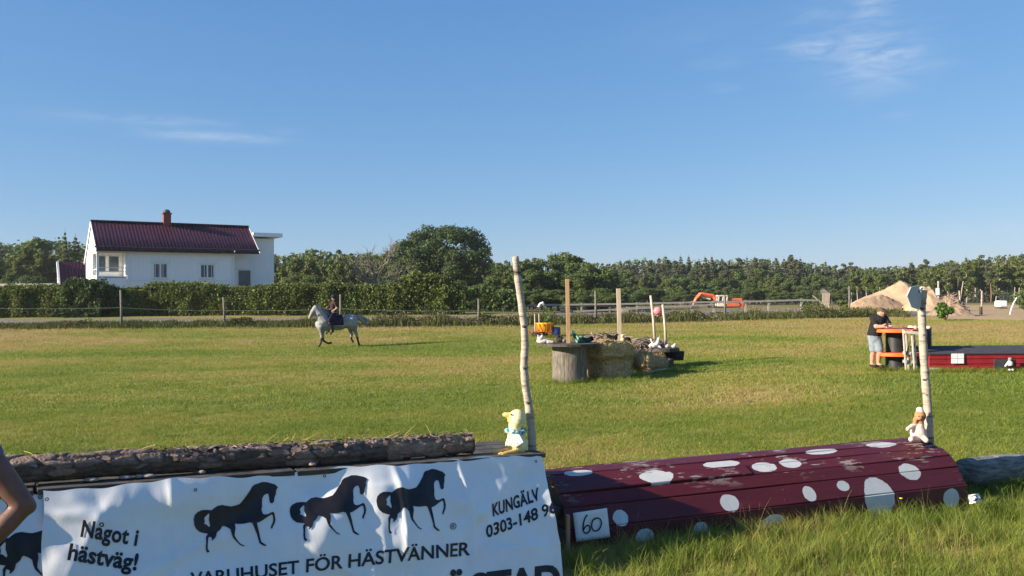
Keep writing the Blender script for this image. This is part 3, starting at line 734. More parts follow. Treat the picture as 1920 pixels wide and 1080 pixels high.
# corrugated roof, ribs run down the slope
def ribroof(L0, L1, v0, z0, v1, z1, name, par, pitch=.27, th=.09, ny_=2):
    n = int((L1-L0)/pitch)*8; xs = np.linspace(L0, L1, n+1); prof = .026*(np.cos(xs/pitch*2*math.pi)*.5+.5)**1.6
    V = []
    for t in np.linspace(0, 1, ny_):
        V += [(x, v0+(v1-v0)*t, z0+(z1-z0)*t+p_) for x, p_ in zip(xs, prof)]
    for t in np.linspace(1, 0, ny_):
        V += [(x, v0+(v1-v0)*t, z0+(z1-z0)*t-th) for x in xs]
    m = n+1; F = [(r_*m+i, r_*m+i+1, (r_+1)*m+i+1, (r_+1)*m+i) for r_ in range(2*ny_-1) for i in range(n)]
    F += [((2*ny_-1)*m+i, (2*ny_-1)*m+i+1, i+1, i) for i in range(n)]
    return link(name, np_mesh(name, V, F), MT['roof'], par)
rs_f = ribroof(-.06, LR+.25, -.55, EV-.55*(RG-EV)/3+.06, 3.0, RG+.06, 'roof', house)
ribroof(-.06, LR+.25, DEP+.5, rz_(DEP+.5)+.06, 3.0, RG+.06, 'rear_roof', house)
MB().tube([(-.08, 3, RG+.12), (LR+.26, 3, RG+.12)], .09, 8).build('ridge_cap', MT['roof'], rs_f)
sl = Vector((0, -.55, EV-.55*(RG-EV)/3-.03)); tp_ = Vector((0, 3, RG-.03)); bk = Vector((0, DEP+.5, rz_(DEP+.5)-.03))
for xx in (-.09, LR+.26):
    MB().bar(sl+Vector((xx, 0, 0)), tp_+Vector((xx, 0, 0)), .05, .22).build('barge_board', tr_, house)
    MB().bar(tp_+Vector((xx, 0, 0)), bk+Vector((xx, 0, 0)), .05, .22).build('barge_board', tr_, house)
MB().tube([(-.2, -.62, EV-.10), (LR+.2, -.62, EV-.10)], .07, 8).build('gutter', MT['felt'], house)
MB().tube([(LW+.02, -.60, EV-.12), (LW+.02, -.1, EV-.7), (LW+.02, -.1, -.5)], .045, 8).build('downpipe', tr_, house)
cx = along(322)+.2
ch = MB().box((cx, 3.1, RG+.28), (.60, .60, 1.3)).build('chimney', MT['brick'], house)
MB().box((cx, 3.1, RG+.96), (.74, .74, .09)).build('chimney_cap', MT['brick'], ch)
MB().lathe([(.33*math.cos(t), .33*math.sin(t)) for t in np.linspace(0, 1.5, 8)], (0, 0, 0), 14).build('chimney_hood', MT['steel'], ch, True, loc=(cx, 3.1, RG+1.02))
for sx in (-.27, .27): MB().box((cx+sx, 3.1, RG+1.0), (.04, .3, .2)).build('hood_strap', MT['steel'], ch)
# taller flat-roofed part
def at_local(px, py, v):
    k = (px-960)/FPX; c, s_ = math.cos(ang), math.sin(ang); bx, by = A0.x-s_*v, A0.y+c*v
    l_ = (k*by-bx)/(c-k*s_); return l_, at(px, py, by+s_*l_).z-HZ
VB = 2.6
la, zt = at_local(477, 447, VB); lb_, zb = at_local(514, 447, VB); lc, _ = at_local(529, 441, VB-.6)
MB().box(((LR+.05+lb_)/2, VB+2.4, zt/2-.5), (lb_-LR-.05, 4.8, zt+1)).build('extension', wp, house)
fz = at_local(520, 441, VB)[1]
MB().box(((LR+.34+lc)/2, VB+2.3, fz-.05), (lc-LR-.34, 6.2, .34)).build('extension_roof', MT['white_paint'], house)
wa, wb = at_local(444, 505, 1.8), at_local(473, 541, 1.8)
window((wa[0]+wb[0])/2, (wa[1]+wb[1])/2, wb[0]-wa[0]-.2, wa[1]-wb[1]-.1, 1.80, house, 1)

# maroon annex
pa = on(112, 76); an = thing('annex', pa, 'small annex with a maroon ribbed roof and white edge beside the white house', 'building', None, R(32))
e0 = at(108, 545, 76).z-pa.z; e1 = at(112, 492, 77.5).z-pa.z
MB().box((1.6, 1.6, e0/2-.2), (3.1, 2.4, e0+.2)).build('wall', wp, an)
ribroof(.05, 3.4, -.1, e0, 1.9, e1, 'roof', an)
ribroof(.05, 3.4, 3.7, e0, 1.9, e1, 'rear_roof', an)
MB().bar((-.02, -.15, e0-.05), (-.02, 1.9, e1+.03), .16, .26).build('barge_board', tr_, an)
mb = MB().prism([(.1, 0), (3.7, 0), (1.9, e1-e0)], .1); o = mb.build('gable', tr_, an); o.location = (.16, .0, e0-.05); o.rotation_euler = (0, 0, R(90))
# low pale shed
ps = on(30, 82); sh = thing('shed', ps, 'long low pale shed roof showing above the hedge beyond the annex', 'shed', None, R(3))
t0 = at(30, 531, 82).z-ps.z; t1 = at(30, 545, 82).z-ps.z
MB().box((0, 1.5, t1/2), (9.5, 2.6, t1)).build('wall', wp, sh)
MB().add([(-5, -.2, t1), (4.2, -.2, t1), (4.2, 1.6, t0), (-5, 1.6, t0), (4.2, 3.2, t1), (-5, 3.2, t1)], [(0, 1, 2, 3), (3, 2, 4, 5), (1, 4, 2), (0, 3, 5), (0, 5, 4, 1)]).build('roof', MT['greyrail'], sh)

# ------------------------------------------------------------------ machine, heaps and yard things
pe = on(1345, 122); k = ppm(122)
ex = thing('excavator', pe, 'orange and cream excavator with raised arm before the long wood', 'excavator')
def e(px, py, dy=0): return Vector(((px-1345)/k, dy, at(1345, py, 122).z-pe.z))
b0 = e(1345, 585).z
MB().box((e(1372, 571).x, 0, e(1372, 571.5).z), (40/k, 2.3, 15/k)).build('engine_body', MT['excav_red'], ex, bevel=.15)
MB().box((e(1374, 0).x, 0, e(0, 562).z), (30/k, 1.9, 5/k)).build('engine_hood', MT['excav_red'], ex, bevel=.1)
MB().tube([e(1379, 561), e(1379, 556)], .06, 8).build('exhaust_pipe', MT['steel'], ex)
MB().box((e(1350, 0).x, -.6, e(0, 573).z), (18/k, 1.1, 10/k)).build('lower_cab', MT['excav_white'], ex, bevel=.05)
cab = MB()
for cx_ in (1343, 1351, 1358.5):
    for yy in (-1.1, -.1): cab.bar(e(cx_, 569)+Vector((0, yy, 0)), e(cx_+1.5, 555)+Vector((0, yy, 0)), .14, .14, (0, 1, 0))
cab.box(e(1351, 554.5)+Vector((0, -.6, 0)), (18/k, 1.2, .16))
cb = cab.build('cab', MT['excav_white'], ex)
MB().box(e(1350.5, 562)+Vector((0, -.6, 0)), (13/k, .9, 11/k)).build('cab_window', MT['glass'], cb)
MB().tube([e(1350, 568, .4), e(1338, 555, .4), e(1316, 551, .4), e(1312, 553, .4)], [.56, .54, .44, .38], 6, sq=.6).build('boom', MT['excav_red'], ex)
MB().tube([e(1315, 550.5, .4), e(1306, 560, .4), e(1300, 572, .4)], [.46, .38, .24], 6, sq=.6).build('stick', MT['excav_red'], ex)
MB().tube([e(1333, 561, .4), e(1316, 556, .4)], [.12, .08], 8).build('boom_ram', MT['excav_white'], ex)
MB().prism([(0, 0), (.9, .1), (1.0, -.5), (.5, -1.0), (-.1, -.7)], .9).build('bucket', MT['steel'], ex, loc=e(1298, 572, 0))
for yy in (-1.0, 1.0): MB().tube([Vector((x, yy, z)) for x, z in ((-1.1, .45), (-.9, .8), (2.6, .8), (2.9, .45), (2.6, .1), (-.9, .1), (-1.1, .45))], .22, 6).build('track', MT['steel'], ex)

def heap(name, label, cat, base_px, base_py, prof, depth, m, seed, rough_=.25, dm=None):
    """prof: (px, py) silhouette left to right; a rounded mound under it"""
    p0 = gp(base_px, base_py); k = ppm(p0.y); n = 110; ny_ = 46; V = []
    for j in range(ny_+1):
        v = -1+2*j/ny_; fall = (1-abs(v)**1.25)**1.0
        for i in range(n+1):
            px = prof[0][0]+(prof[-1][0]-prof[0][0])*i/n; hh = max(0, (base_py-skyline(prof, px))/k)
            x = (px-base_px)/k; y = v*depth; q = Vector((x*.9+seed, y*.9, 0))
            z = hh*fall + hh*rough_*(noise.fractal(q*1.6, 1, 2, 5))*.35*(1-abs(v))
            V.append((x, y + .4*noise.noise(q*.5)*depth*.25, max(z, 0)-.03))
    F = [(j*(n+1)+i, j*(n+1)+i+1, (j+1)*(n+1)+i+1, (j+1)*(n+1)+i) for j in range(ny_) for i in range(n)]
    return tag(link(name, np_mesh(name, V, F, smooth=True), m, loc=(p0.x, p0.y, p0.z-.02)), label, cat)
heap('sand_heap', 'tall pale sand heap with a pointed crest behind the leaning man', 'sand heap', 1680, 582,
     [(1588, 582), (1600, 567), (1612, 559), (1640, 549), (1660, 541), (1676, 531), (1688, 526), (1699, 528), (1712, 541), (1735, 548), (1765, 570), (1780, 582)], 5.2, MT['sand'], 3, .12)
heap('sand_heap', 'lower rounded sand heap with a crumbling face beside the tall one', 'sand heap', 1742, 583.5,
     [(1700, 583), (1716, 552), (1728, 537), (1742, 536), (1754, 547), (1764, 562), (1776, 583)], 3.4, MT['sand'], 5, .22)
heap('sand_heap', 'long low grey-brown sand bank in front of the tall heap', 'sand heap', 1620, 583,
     [(1592, 583), (1600, 570), (1614, 561), (1632, 556), (1655, 553), (1680, 562), (1700, 583)], 2.6, MT['greysand'], 12, .3)
heap('soil_heap', 'brown soil heap with loose roots beside the green bush', 'soil heap', 1782, 592,
     [(1754, 592), (1764, 568), (1776, 555), (1786, 552), (1795, 560), (1801, 592)], 2.4, MT['soil'], 8, .9)
rt = thing('root_litter', gp(1782, 592), 'tangle of loose roots and sticks on the brown soil heap', 'roots'); mb = MB(); rr = random.Random(8)
for i in range(60):
    c = Vector((rr.uniform(-.8, .9), rr.uniform(-1.2, .2), 0)); c.z = max(.2, 1.7-abs(c.x)*1.2-abs(c.y)*.5); d = Vector((rr.uniform(-1, 1), rr.uniform(-.5, .5), rr.uniform(-.5, .6)))*.35
    mb.tube([c-d, c+d*.2+Vector((0, 0, .05)), c+d], [.03, .025, .012], 5)
tag(mb.build('root', MT['twig'], rt), kind='stuff')

# leaning slatted ramp
pr = gp(1553, 583); k = ppm(pr.y)
rm = thing('slatted_ramp', pr, 'steep ramp of pale slats with a grey board on top among the weeds', 'ramp')
def q2(px, py, dy): return Vector(((px-1553)/k, dy, (583-py)/k))
for i in range(6):
    t = i/5; MB().bar(q2(1539+12*t, 579.5, -.4), q2(1546+13*t, 550, .5), .085, .03, (0, 1, 0)).build('slat', MT['palewood'], rm)
MB().add([q2(1543, 552, .55), q2(1561, 553, .55), q2(1559, 545, .95), q2(1551, 542, .95), q2(1544.5, 545, .95)], [(0, 1, 2, 3, 4)]).build('top_board', MT['greywood'], rm).modifiers.new('t', 'SOLIDIFY').thickness = .05
for px_ in (1556, 1562, 1567): MB().bar(q2(px_, 583, .9), q2(px_-3, 551, .7), .08, .08, (0, 1, 0)).build('support_post', MT['greywood'], rm)
MB().bar(q2(1526, 554, .3), q2(1543, 570, .1), .06, .06, (0, 1, 0)).build('brace', MT['palewood'], rm)

# blue-loaded farm cart behind the rails
pc = on(1098, 96); k = ppm(96)
fc = thing('farm_cart', pc, 'dark low farm cart with a blue load parked behind the rail fence', 'cart')
MB().box((0, 0, .55), (2.0, 1.2, .12)).build('bed', MT['steel'], fc)
for s_ in (-.98, .98): MB().box((s_, 0, .80), (.05, 1.2, .4)).build('end_board', MT['steel'], fc)
MB().ell((.62, 0, .78), (.34, .5, .3), 12).ell((.2, .1, .72), (.3, .45, .22), 12).build('load', MT['blue'], fc, True)
MB().ell((-.45, 0, .75), (.45, .5, .22), 12).build('dark_load', MT['rubber'], fc, True)
for sx in (-.6, .6):
    for sy in (-.62, .62):
        wv = MB().lathe([(.02, -.08), (.26, -.08), (.30, -.04), (.30, .04), (.26, .08), (.02, .08)], n=18).build('wheel', MT['rubber'], fc, True); wv.location = (sx, sy, .3); wv.rotation_euler = (R(90), 0, 0)
# pale crate behind the middle plank
pb_ = gp(1171, 590); k = ppm(pb_.y); cr = thing('pale_crate', pb_, 'pale grey box on the roadside beside the tall bleached plank', 'box')
MB().box((0, 0, .28), (.62, .5, .56)).build('body', MT['greyrail'], cr, bevel=.02); MB().box((0, 0, .575), (.68, .56, .05)).build('lid', MT['greyrail'], cr)

# stakes beyond the heaps
def stake(px, pb, ptx, pt, w0, label, stumpy=True, fork=None):
    b = gp(px, pb); t = at(ptx, pt, b.y); o = thing('birch_stake', b, label, 'stake'); d = t-b; r = w0/2/ppm(b.y)
    MB().tube([(0, 0, -.2), d*.5+Vector((.03, 0, 0)), d], [r, r*.9, r*.8], 8).build('stick', MT['birch'], o, True)
    if fork:
        f = at(fork[0], fork[1], b.y)-b; MB().tube([d*.45, f], [r*.8, r*.5], 7).build('fork', MT['birch'], o, True)
    if stumpy: MB().lathe([(r*2.0, -.1), (r*1.8, .5), (r*1.9, .62), (0, .62)], n=10).build('stump', MT['stump'], o, True)
stake(1800, 590, 1798.5, 545, 3.2, 'forked birch stake on a dark stump beside the soil heap', True, (1806, 527))
stake(1839, 590, 1841, 545, 3.2, 'straight birch stake on a dark stump at the wood edge', True)
b = gp(1893, 590); o = thing('curved_pole', b, 'thin white pole curving upward beside the wide dark shrub', 'pole')
k = ppm(b.y); MB().tube([((px-1893)/k, 0, (590-py)/k) for px, py in ((1893, 592), (1896, 580), (1901, 568), (1907, 558))], .05, 8).build('shaft', MT['trim'], o, True)
b = gp(1877, 579); k = ppm(b.y); o = thing('water_tank', b, 'small white water tank at the edge of the wood', 'tank')
MB().box((0, 0, .55), (15/k, 1.2, 12/k)).build('tank', MT['trim'], o, bevel=.15); MB().lathe([(.16, 0), (.16, .1), (0, .12)], n=12).build('lid', MT['black'], o, loc=(0, 0, .55+6/k)); MB().box((0, 0, .08), (14/k, 1.1, .16)).build('stand', MT['steel'], o)
b = gp(1760, 584); k = ppm(b.y); o = thing('marker_post', b, 'thin pale post with a white box standing behind the small sand heap', 'post')
MB().tube([(0, 0, -.2), (0, 0, (584-527)/k)], .09, 8).build('post', MT['greyrail'], o, True); MB().box((-.12, -.12, (584-547)/k), (.28, .2, 13/k)).build('box', MT['trim'], o, bevel=.02)
# ------------------------------------------------------------------ horse and rider
Y0 = gp(632, 650).y; k = ppm(Y0); base = on(632, Y0); zc = base.z
def hp(px, py, dy=0): return Vector(((px-632)/k, dy, (650.5-py)/k))
hb = MB()
def C(a, ra, b, rb, m=None): (m or hb).cap(a, ra, b, rb)
hb.ell(hp(612, 606), (.34, .27, .37), 16); hb.ell(hp(632, 606.5), (.52, .29, .33), 16); hb.ell(hp(654, 603.5), (.36, .29, .35), 16)
hb.ell(hp(606, 608), (.29, .25, .31), 14)
C(hp(658, 600, .1), .25, hp(661, 612, .13), .17); C(hp(657, 600, -.1), .25, hp(659, 612, -.13), .17)
# neck, head (turned to the direction of travel)
C(hp(610, 602), .30, hp(602, 589), .215); C(hp(602, 589), .215, hp(595.5, 578.5), .135)
C(hp(595, 577.5), .125, hp(589.5, 586), .105); C(hp(589.5, 586), .10, hp(584.8, 595.5), .066); hb.ell(hp(585, 596), (.072, .06, .066), 10); C(hp(594, 583), .125, hp(590.5, 589), .085)
for s_ in (-.055, .055): C(hp(594.5, 575, s_), .03, hp(593.6, 571.2, s_*1.25), .010)
# forelegs: one planted, one folded back
C(hp(603, 614, -.12), .15, hp(604, 625, -.12), .085); C(hp(604, 625, -.12), .08, hp(604, 632.5, -.12), .052); C(hp(604, 632.5, -.12), .056, hp(602.4, 643, -.12), .04); C(hp(602.4, 643, -.12), .045, hp(600, 647.5, -.12), .045); C(hp(600, 647.5, -.12), .05, hp(598.6, 649.5, -.12), .06)
C(hp(606, 613, .12), .15, hp(607.5, 626, .12), .08); C(hp(607.5, 626, .12), .075, hp(608.3, 638, .12), .052); C(hp(608.3, 638, .12), .056, hp(615, 643, .12), .042); C(hp(615, 643, .12), .045, hp(619, 644.2, .12), .05); C(hp(619, 644.2, .12), .05, hp(622, 643, .12), .058)
# hind legs with hocks
C(hp(659, 612, -.13), .18, hp(662, 622, -.13), .09); C(hp(662, 622, -.13), .085, hp(665, 630, -.13), .06); C(hp(665, 630, -.13), .062, hp(667.5, 642, -.13), .042); C(hp(667.5, 642, -.13), .045, hp(669.5, 648, -.13), .052)
C(hp(657, 612, .13), .17, hp(656.5, 621, .13), .09); C(hp(656.5, 621, .13), .085, hp(659, 628, .13), .058); C(hp(659, 628, .13), .06, hp(658, 637, .13), .042); C(hp(658, 637, .13), .045, hp(661, 642.5, .13), .052)
LOWZ = hp(0, 633).z
def coat(c):
    if c.z < LOWZ: return (.035, .028, .026)
    if c.z < LOWZ+.12: return (.30, .28, .26)
    if c.x < hp(588.5, 0).x and c.z > 1.0: return (.30, .26, .25)
    d = .07*noise.noise(c*5)+.07*noise.noise(c*14)
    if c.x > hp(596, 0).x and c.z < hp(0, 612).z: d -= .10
    return (.32+d, .316+d, .312+d)
TURN = R(26)
horse = thing('horse', base, 'white horse cantering across the field with dark lower legs and streaming tail', 'horse', None, TURN); horse.scale = (1.09, 1, 1)
hbody = blob(hb, 'body', MT['coat'], horse, .022, 5, coat)
tl = MB(); rh = random.Random(2)
for i in range(40):
    a = hp(661.5, 594+rh.uniform(-1, 1), rh.uniform(-.05, .05)); m_ = hp(672+rh.uniform(-2, 2), 595+rh.uniform(-2, 5), rh.uniform(-.1, .1)); z_ = hp(686+rh.uniform(-6, 3), 606+rh.uniform(-5, 8), rh.uniform(-.14, .14))
    tl.tube([a, m_, m_.lerp(z_, .55)+Vector((0, 0, .03)), z_], [.05, .04, .03, .008], 5, False)
tl.build('tail', MT['hair'], horse, True)
mn = MB()
for i in range(26):
    t = i/25; p = hp(596+(614-596)*t, 573.5+(589-573.5)*t, 0)
    mn.tube([p, p+Vector((.07, rh.uniform(-.1, .1), .02)), p+Vector((.10+rh.uniform(0, .06), rh.uniform(-.16, .16), -.12))], [.035, .03, .008], 5, False)
mn.build('mane', MT['hair'], horse, True)
br_ = MB()
br_.tube([hp(588.6, 589.5, -.10), hp(587.2, 587.6, 0), hp(588.6, 589.5, .10), hp(590, 591.5, 0), hp(588.6, 589.5, -.10)], .012, 6).tube([hp(588.6, 590, -.1), hp(596.2, 577.5, -.10)], .012, 6).tube([hp(588.6, 590, .1), hp(596.2, 577.5, .10)], .012, 6)
br_.tube([hp(587, 593.5, -.07), hp(598, 590, -.20), hp(608, 585.5, -.10)], .012, 5).tube([hp(587, 593.5, .07), hp(598, 590, .20), hp(608, 585.5, .10)], .012, 5)
br_.build('bridle', MT['rubber'], horse)
for s_ in (-.085, .085): MB().ell(hp(591.8, 582.5, s_), .02, 8).build('eye', MT['black'], horse, True)
pad = MB()
def padpt(px, a): # wraps round the barrel
    r = .335; return Vector((hp(px, 0).x, math.sin(a)*r*.98, hp(0, 606.5).z+math.cos(a)*r*1.06+.03))
nx_, na = 8, 17
vs = [padpt(613.5+(640-613.5)*i/nx_, -1.9+3.8*j/(na-1)) for i in range(nx_+1) for j in range(na)]
pad.add(vs, [(i*na+j, i*na+j+1, (i+1)*na+j+1, (i+1)*na+j) for i in range(nx_) for j in range(na-1)])
po = pad.build('saddle_pad', MT['navy'], horse, True); po.modifiers.new('t', 'SOLIDIFY').thickness = .02
sdl = MB(); sdl.ell(hp(623, 592), (.27, .19, .07), 12); sdl.cap(hp(616, 591), .08, hp(614.5, 588.5), .05); sdl.cap(hp(631, 591), .09, hp(633, 589), .05)
blob(sdl, 'saddle', MT['black'], horse, .02, 3)

rider = thing('person', base, 'rider in a dark helmet and brown top sitting on the white horse', 'person', None, TURN); rider.scale = (1.09, 1, 1)
rb = MB()
rb.cap(hp(624.5, 587), .155, hp(625.5, 578), .135); rb.cap(hp(625.5, 578), .14, hp(626.3, 569.5), .15); rb.ell(hp(626.3, 568.5), (.12, .21, .10), 12)
rb.cap(hp(626.5, 566), .055, hp(626.3, 562), .052); rb.ell(hp(625.8, 558), (.095, .082, .12), 14); rb.ell(hp(623.7, 558.4), (.022, .02, .03), 8)
for s_, el, hd in ((-1, (629.5, 578.5), (619, 586.5)), (1, (617.5, 577), (608.5, 583))):
    sh_ = hp(626.6, 568.3, .19*s_); eb = hp(el[0], el[1], .25*s_); hn = hp(hd[0], hd[1], .11*s_)
    rb.cap(sh_, .058, eb, .046); rb.cap(eb, .044, hn, .032); rb.ell(hn, (.05, .03, .04), 8)
    hipp = hp(624, 588.5, .12*s_); kn = hp(615.5, 601, .34*s_); an_ = hp(621, 620, .37*s_)
    rb.cap(hipp, .115, kn, .08); rb.cap(kn, .075, an_, .05)
def rcol(c):
    z, x = c.z, c.x
    if z > hp(0, 563.4).z: return (.50, .27, .20)
    if z < hp(0, 586.5).z: return (.012, .010, .022)
    arm = abs(c.y) > .16
    if arm and z < hp(0, 575.5).z: return (.45, .26, .20)
    return (.040, .022, .022)
blob(rb, 'body', MT['figure'], rider, .018, 3, rcol)
hm = MB().ell(hp(626.8, 556.6), (.135, .115, .115), 16)
hm.ell(hp(623.2, 556.3), (.09, .08, .018), 10)
blob(hm, 'helmet', MT['black'], rider, .012, 2)
hr_ = MB().cap(hp(628.6, 560), .05, hp(629.8, 566), .035); blob(hr_, 'ponytail', MT['rubber'], rider, .012, 2)
for s_ in (-1, 1):
    bt = MB(); kn = hp(616, 606, .35*s_); an_ = hp(621, 621, .37*s_); bt.cap(kn, .072, an_, .056); bt.cap(an_, .055, hp(616.6, 625.3, .38*s_), .042)
    blob(bt, 'boot', MT['black'], rider, .014, 2)
    MB().tube([hp(618.5, 623.0, .31*s_), hp(617.6, 627, .31*s_), hp(617.6, 627, .44*s_), hp(618.5, 623, .44*s_), hp(618.8, 620, .38*s_), hp(618.5, 623, .31*s_)], .012, 6).tube([hp(618.8, 620, .38*s_), hp(622, 594, .27*s_)], .010, 5).build('stirrup', MT['steel'], horse)

# ------------------------------------------------------------------ plush toys
def plush(name, p, label, cat, parts, cols, extra=(), vox=.012, rz=0, tilt=0):
    """parts: (kind, args..., colour index)"""
    o = thing(name, p, label, cat, None, rz); mb = MB(); regs = []
    for q in parts:
        if q[0] == 'e': mb.ell(q[1], q[2], 14); regs.append((Vector(q[1]), max(q[2]) if not isinstance(q[2], float) else q[2], q[3]))
        else: mb.cap(q[1], q[2], q[3], q[4]); regs.append(((Vector(q[1])+Vector(q[3]))/2, (Vector(q[1])-Vector(q[3])).length/2+q[2], q[5]))
    def cf(c):
        b = min(regs, key=lambda r_: (c-r_[0]).length/r_[1]); d = .04*noise.noise(c*30); return tuple(max(0, x*(1+d)) for x in cols[b[2]])
    blob(mb, 'body', MT['fur'], o, vox, 3, cf)
    for nm, m_, mk in extra: mk(MB()).build(nm, m_, o, True)
    return o

# ------------------------------------------------------------------ first cable spool, things on it, bales
def spool(c, hgt_, rb_, rf_, staves, label, flange_m, stave_m, seed, thick=.06):
    o = thing('cable_spool', c, label, 'cable spool'); rr = random.Random(seed)
    for i in range(staves):
        a0 = 2*math.pi*i/staves; a1 = 2*math.pi*(i+1)/staves-.012; ro = rb_*(1+rr.uniform(-.012, .012)); ri = rb_-.045; h0 = -.12
        vs = []
        for z in (h0, hgt_-thick):
            for r_, a in ((ro, a0), (ro, (a0+a1)/2), (ro, a1), (ri, a1), (ri, a0)): vs.append((r_*math.cos(a)*(1+.0*z), r_*math.sin(a), z))
        s_ = MB().add(vs, [(4, 3, 2, 1, 0), (5, 6, 7, 8, 9)]+[(i_, (i_+1) % 5, (i_+1) % 5+5, i_+5) for i_ in range(5)])
        s_.build('stave', stave_m, o)
    fl = MB(); nb = 9
    for i in range(nb):
        x0 = -rf_+2*rf_*i/nb+.004; x1 = -rf_+2*rf_*(i+1)/nb-.004; up_ = []; lo_ = []
        for x in np.linspace(x0, x1, 5):
            h = math.sqrt(max(.0004, rf_*rf_-x*x)); up_.append((x, h)); lo_.append((x, -h))
        poly = lo_+up_[::-1]; n = len(poly); z0 = hgt_-thick+.001*(i % 2)
        MB().add([(x, y, z0) for x, y in poly]+[(x, y, z0+thick) for x, y in poly], [tuple(range(n-1, -1, -1)), tuple(range(n, 2*n))]+[(j, (j+1) % n, (j+1) % n+n, j+n) for j in range(n)]).build('flange_board', flange_m, o)
    return o
S1 = gp(1067, 719); S1.y += .43; S1 = on(1067, S1.y); k = ppm(S1.y)
H1 = at(1067, 643, S1.y).z - S1.z
spool(S1, H1, .435, .76, 26, 'big grey wooden cable spool with a wide top standing before the straw bales', MT['darkboard'], MT['greywood'], 5)
TOP = S1.z+H1
def on_top(px, Y, z): p = at(px, 600, Y); return Vector((p.x, Y, z))
def board_post(px0, pyb, px1, pyt, Y, w0, label, m, z0=None):
    b = at(px0, pyb, Y); t = at(px1, pyt, Y)
    if z0 is not None: b.z = z0
    o = thing('wooden_post', b, label, 'post'); MB().bar((0, 0, 0), t-b, w0/ppm(Y), .05, (0, 1, 0)).build('board', m, o, bevel=.004); return o
board_post(1066, 643, 1063.5, 523, S1.y-.2, 7.2, 'upright raw pine board on the big grey cable spool', MT['newwood'], TOP)
# toys on the spool
p = on_top(1024, S1.y-.15, TOP); 
plush('plush_toy', p, 'white plush animal lying at the rim of the big spool table', 'plush toy',
      [('e', (-.08, 0, .06), (.17, .10, .075), 0), ('e', (-.15, -.02, .12), (.085, .08, .08), 0), ('c', (-.18, -.06, .15), .03, (-.21, -.07, .20), .02, 0), ('c', (-.11, -.06, .16), .03, (-.10, -.07, .21), .02, 0), ('c', (.05, -.05, .04), .05, (.16, -.07, .035), .04, 1)],
      [(.72, .62, .60), (.55, .42, .38)])
p = on_top(1078, S1.y-.1, TOP)
plush('plush_toy', p, 'green and white striped plush lizard leaning by the raw pine board', 'plush toy',
      [('c', (.10, 0, .07), .07, (-.02, 0, .20), .05, 0), ('e', (-.05, -.02, .27), (.05, .05, .06), 1), ('c', (.02, -.05, .20), .028, (.09, -.06, .10), .024, 1), ('c', (-.03, -.05, .13), .026, (.05, -.07, .03), .024, 1), ('c', (.12, 0, .05), .06, (.24, .02, .03), .025, 0)],
      [(.03, .16, .09), (.50, .66, .48)])
p = on_top(1096, S1.y+.1, TOP)
plush('plush_toy', p, 'dark green plush lump lying flat beside the striped lizard', 'plush toy',
      [('e', (0, 0, .06), (.19, .11, .07), 0), ('e', (.16, -.02, .10), (.07, .07, .07), 1), ('e', (-.10, -.04, .12), (.09, .06, .06), 2)], [(.025, .075, .055), (.012, .014, .016), (.20, .30, .26)])
p = on_top(1053, S1.y+.28, TOP)
plush('plush_toy', p, 'dark grey plush sitting behind the raw pine board on the spool', 'plush toy',
      [('e', (-.04, 0, .07), (.12, .1, .08), 0), ('e', (-.10, -.02, .14), (.06, .06, .06), 0), ('e', (.05, -.05, .05), (.06, .05, .05), 1)], [(.05, .045, .04), (.40, .28, .24)])

# straw bales, from the spool back to the second stand
S2 = gp(1243, 693); S2 = on(1243, S2.y+.2)
def bale(c, size, rz, label, seed, sag=0, shape=0, soft=.16):
    o = thing('straw_bale', c, label, 'straw bale', None, rz); r = random.Random(seed)
    nx_, ny_, nz_ = 18, 10, 8; V = []; ids = {}
    bm = bmesh.new(); bmesh.ops.create_cube(bm, size=1); bmesh.ops.subdivide_edges(bm, edges=bm.edges[:], cuts=11, use_grid_fill=True)
    for v in bm.verts:
        c0 = v.co.copy(); q = Vector((c0.x*size[0], c0.y*size[1], c0.z*size[2]))
        n_ = c0.normalized(); rd = 1-soft*max(0, (abs(c0.x)*2)**6+(abs(c0.z)*2)**6+(abs(c0.y)*2)**6-1)/2
        q *= rd; q += n_*(noise.noise(q*3.2+Vector((seed, 0, 0)))*.085+noise.noise(q*11)*.035)
        q.z += size[2]/2 - (sag*abs(c0.x+.5)**1.5 if c0.z > 0 else 0) + (shape*noise.noise(q*2.2+Vector((seed, 3, 0))) if c0.z > .3 else 0); v.co = q
    me = bpy.data.meshes.new('bale'); bm.to_mesh(me); bm.free(); me.polygons.foreach_set('use_smooth', [True]*len(me.polygons)); link('body', me, MT['straw'], o)
    P = []
    rs_ = np.random.default_rng(seed); n = 900; ax = rs_.integers(0, 3, n); sg = rs_.choice([-1, 1], n)
    u_ = rs_.uniform(-.5, .5, (n, 3)); u_[np.arange(n), ax] = sg*.5; u_ *= np.array(size); u_[:, 2] += size[2]/2
    vv = np.array([v_.co for v_ in me.vertices]); n = 2200; u_ = vv[rs_.integers(0, len(vv), n)]+rs_.normal(0, .02, (n, 3)); hi_ = u_[:, 2] > size[2]*.8
    u_ = np.concatenate([u_, u_[hi_]+rs_.normal(0, .025, (hi_.sum(), 3))])
    n = len(u_); d = rs_.normal(size=(n, 3)); d /= np.linalg.norm(d, axis=1, keepdims=True); ln = rs_.uniform(.03, .10, n)[:, None]; wv = np.cross(d, rs_.normal(size=(n, 3))); wv /= np.linalg.norm(wv, axis=1, keepdims=True)
    V = np.stack([u_-d*ln*.5-wv*.004, u_-d*ln*.5+wv*.004, u_+d*ln+wv*.003, u_+d*ln-wv*.003], 1).reshape(-1, 3)
    tag(link('straw_stalks', np_mesh('straw_stalks', V, np.arange(4*n).reshape(n, 4)), MT['strawb'], o), kind='stuff')
    return o
def bp(px, dY): p = on(px, S1.y+dY); return p
RZ = math.atan2(S2.y-S1.y, S2.x-S1.x)
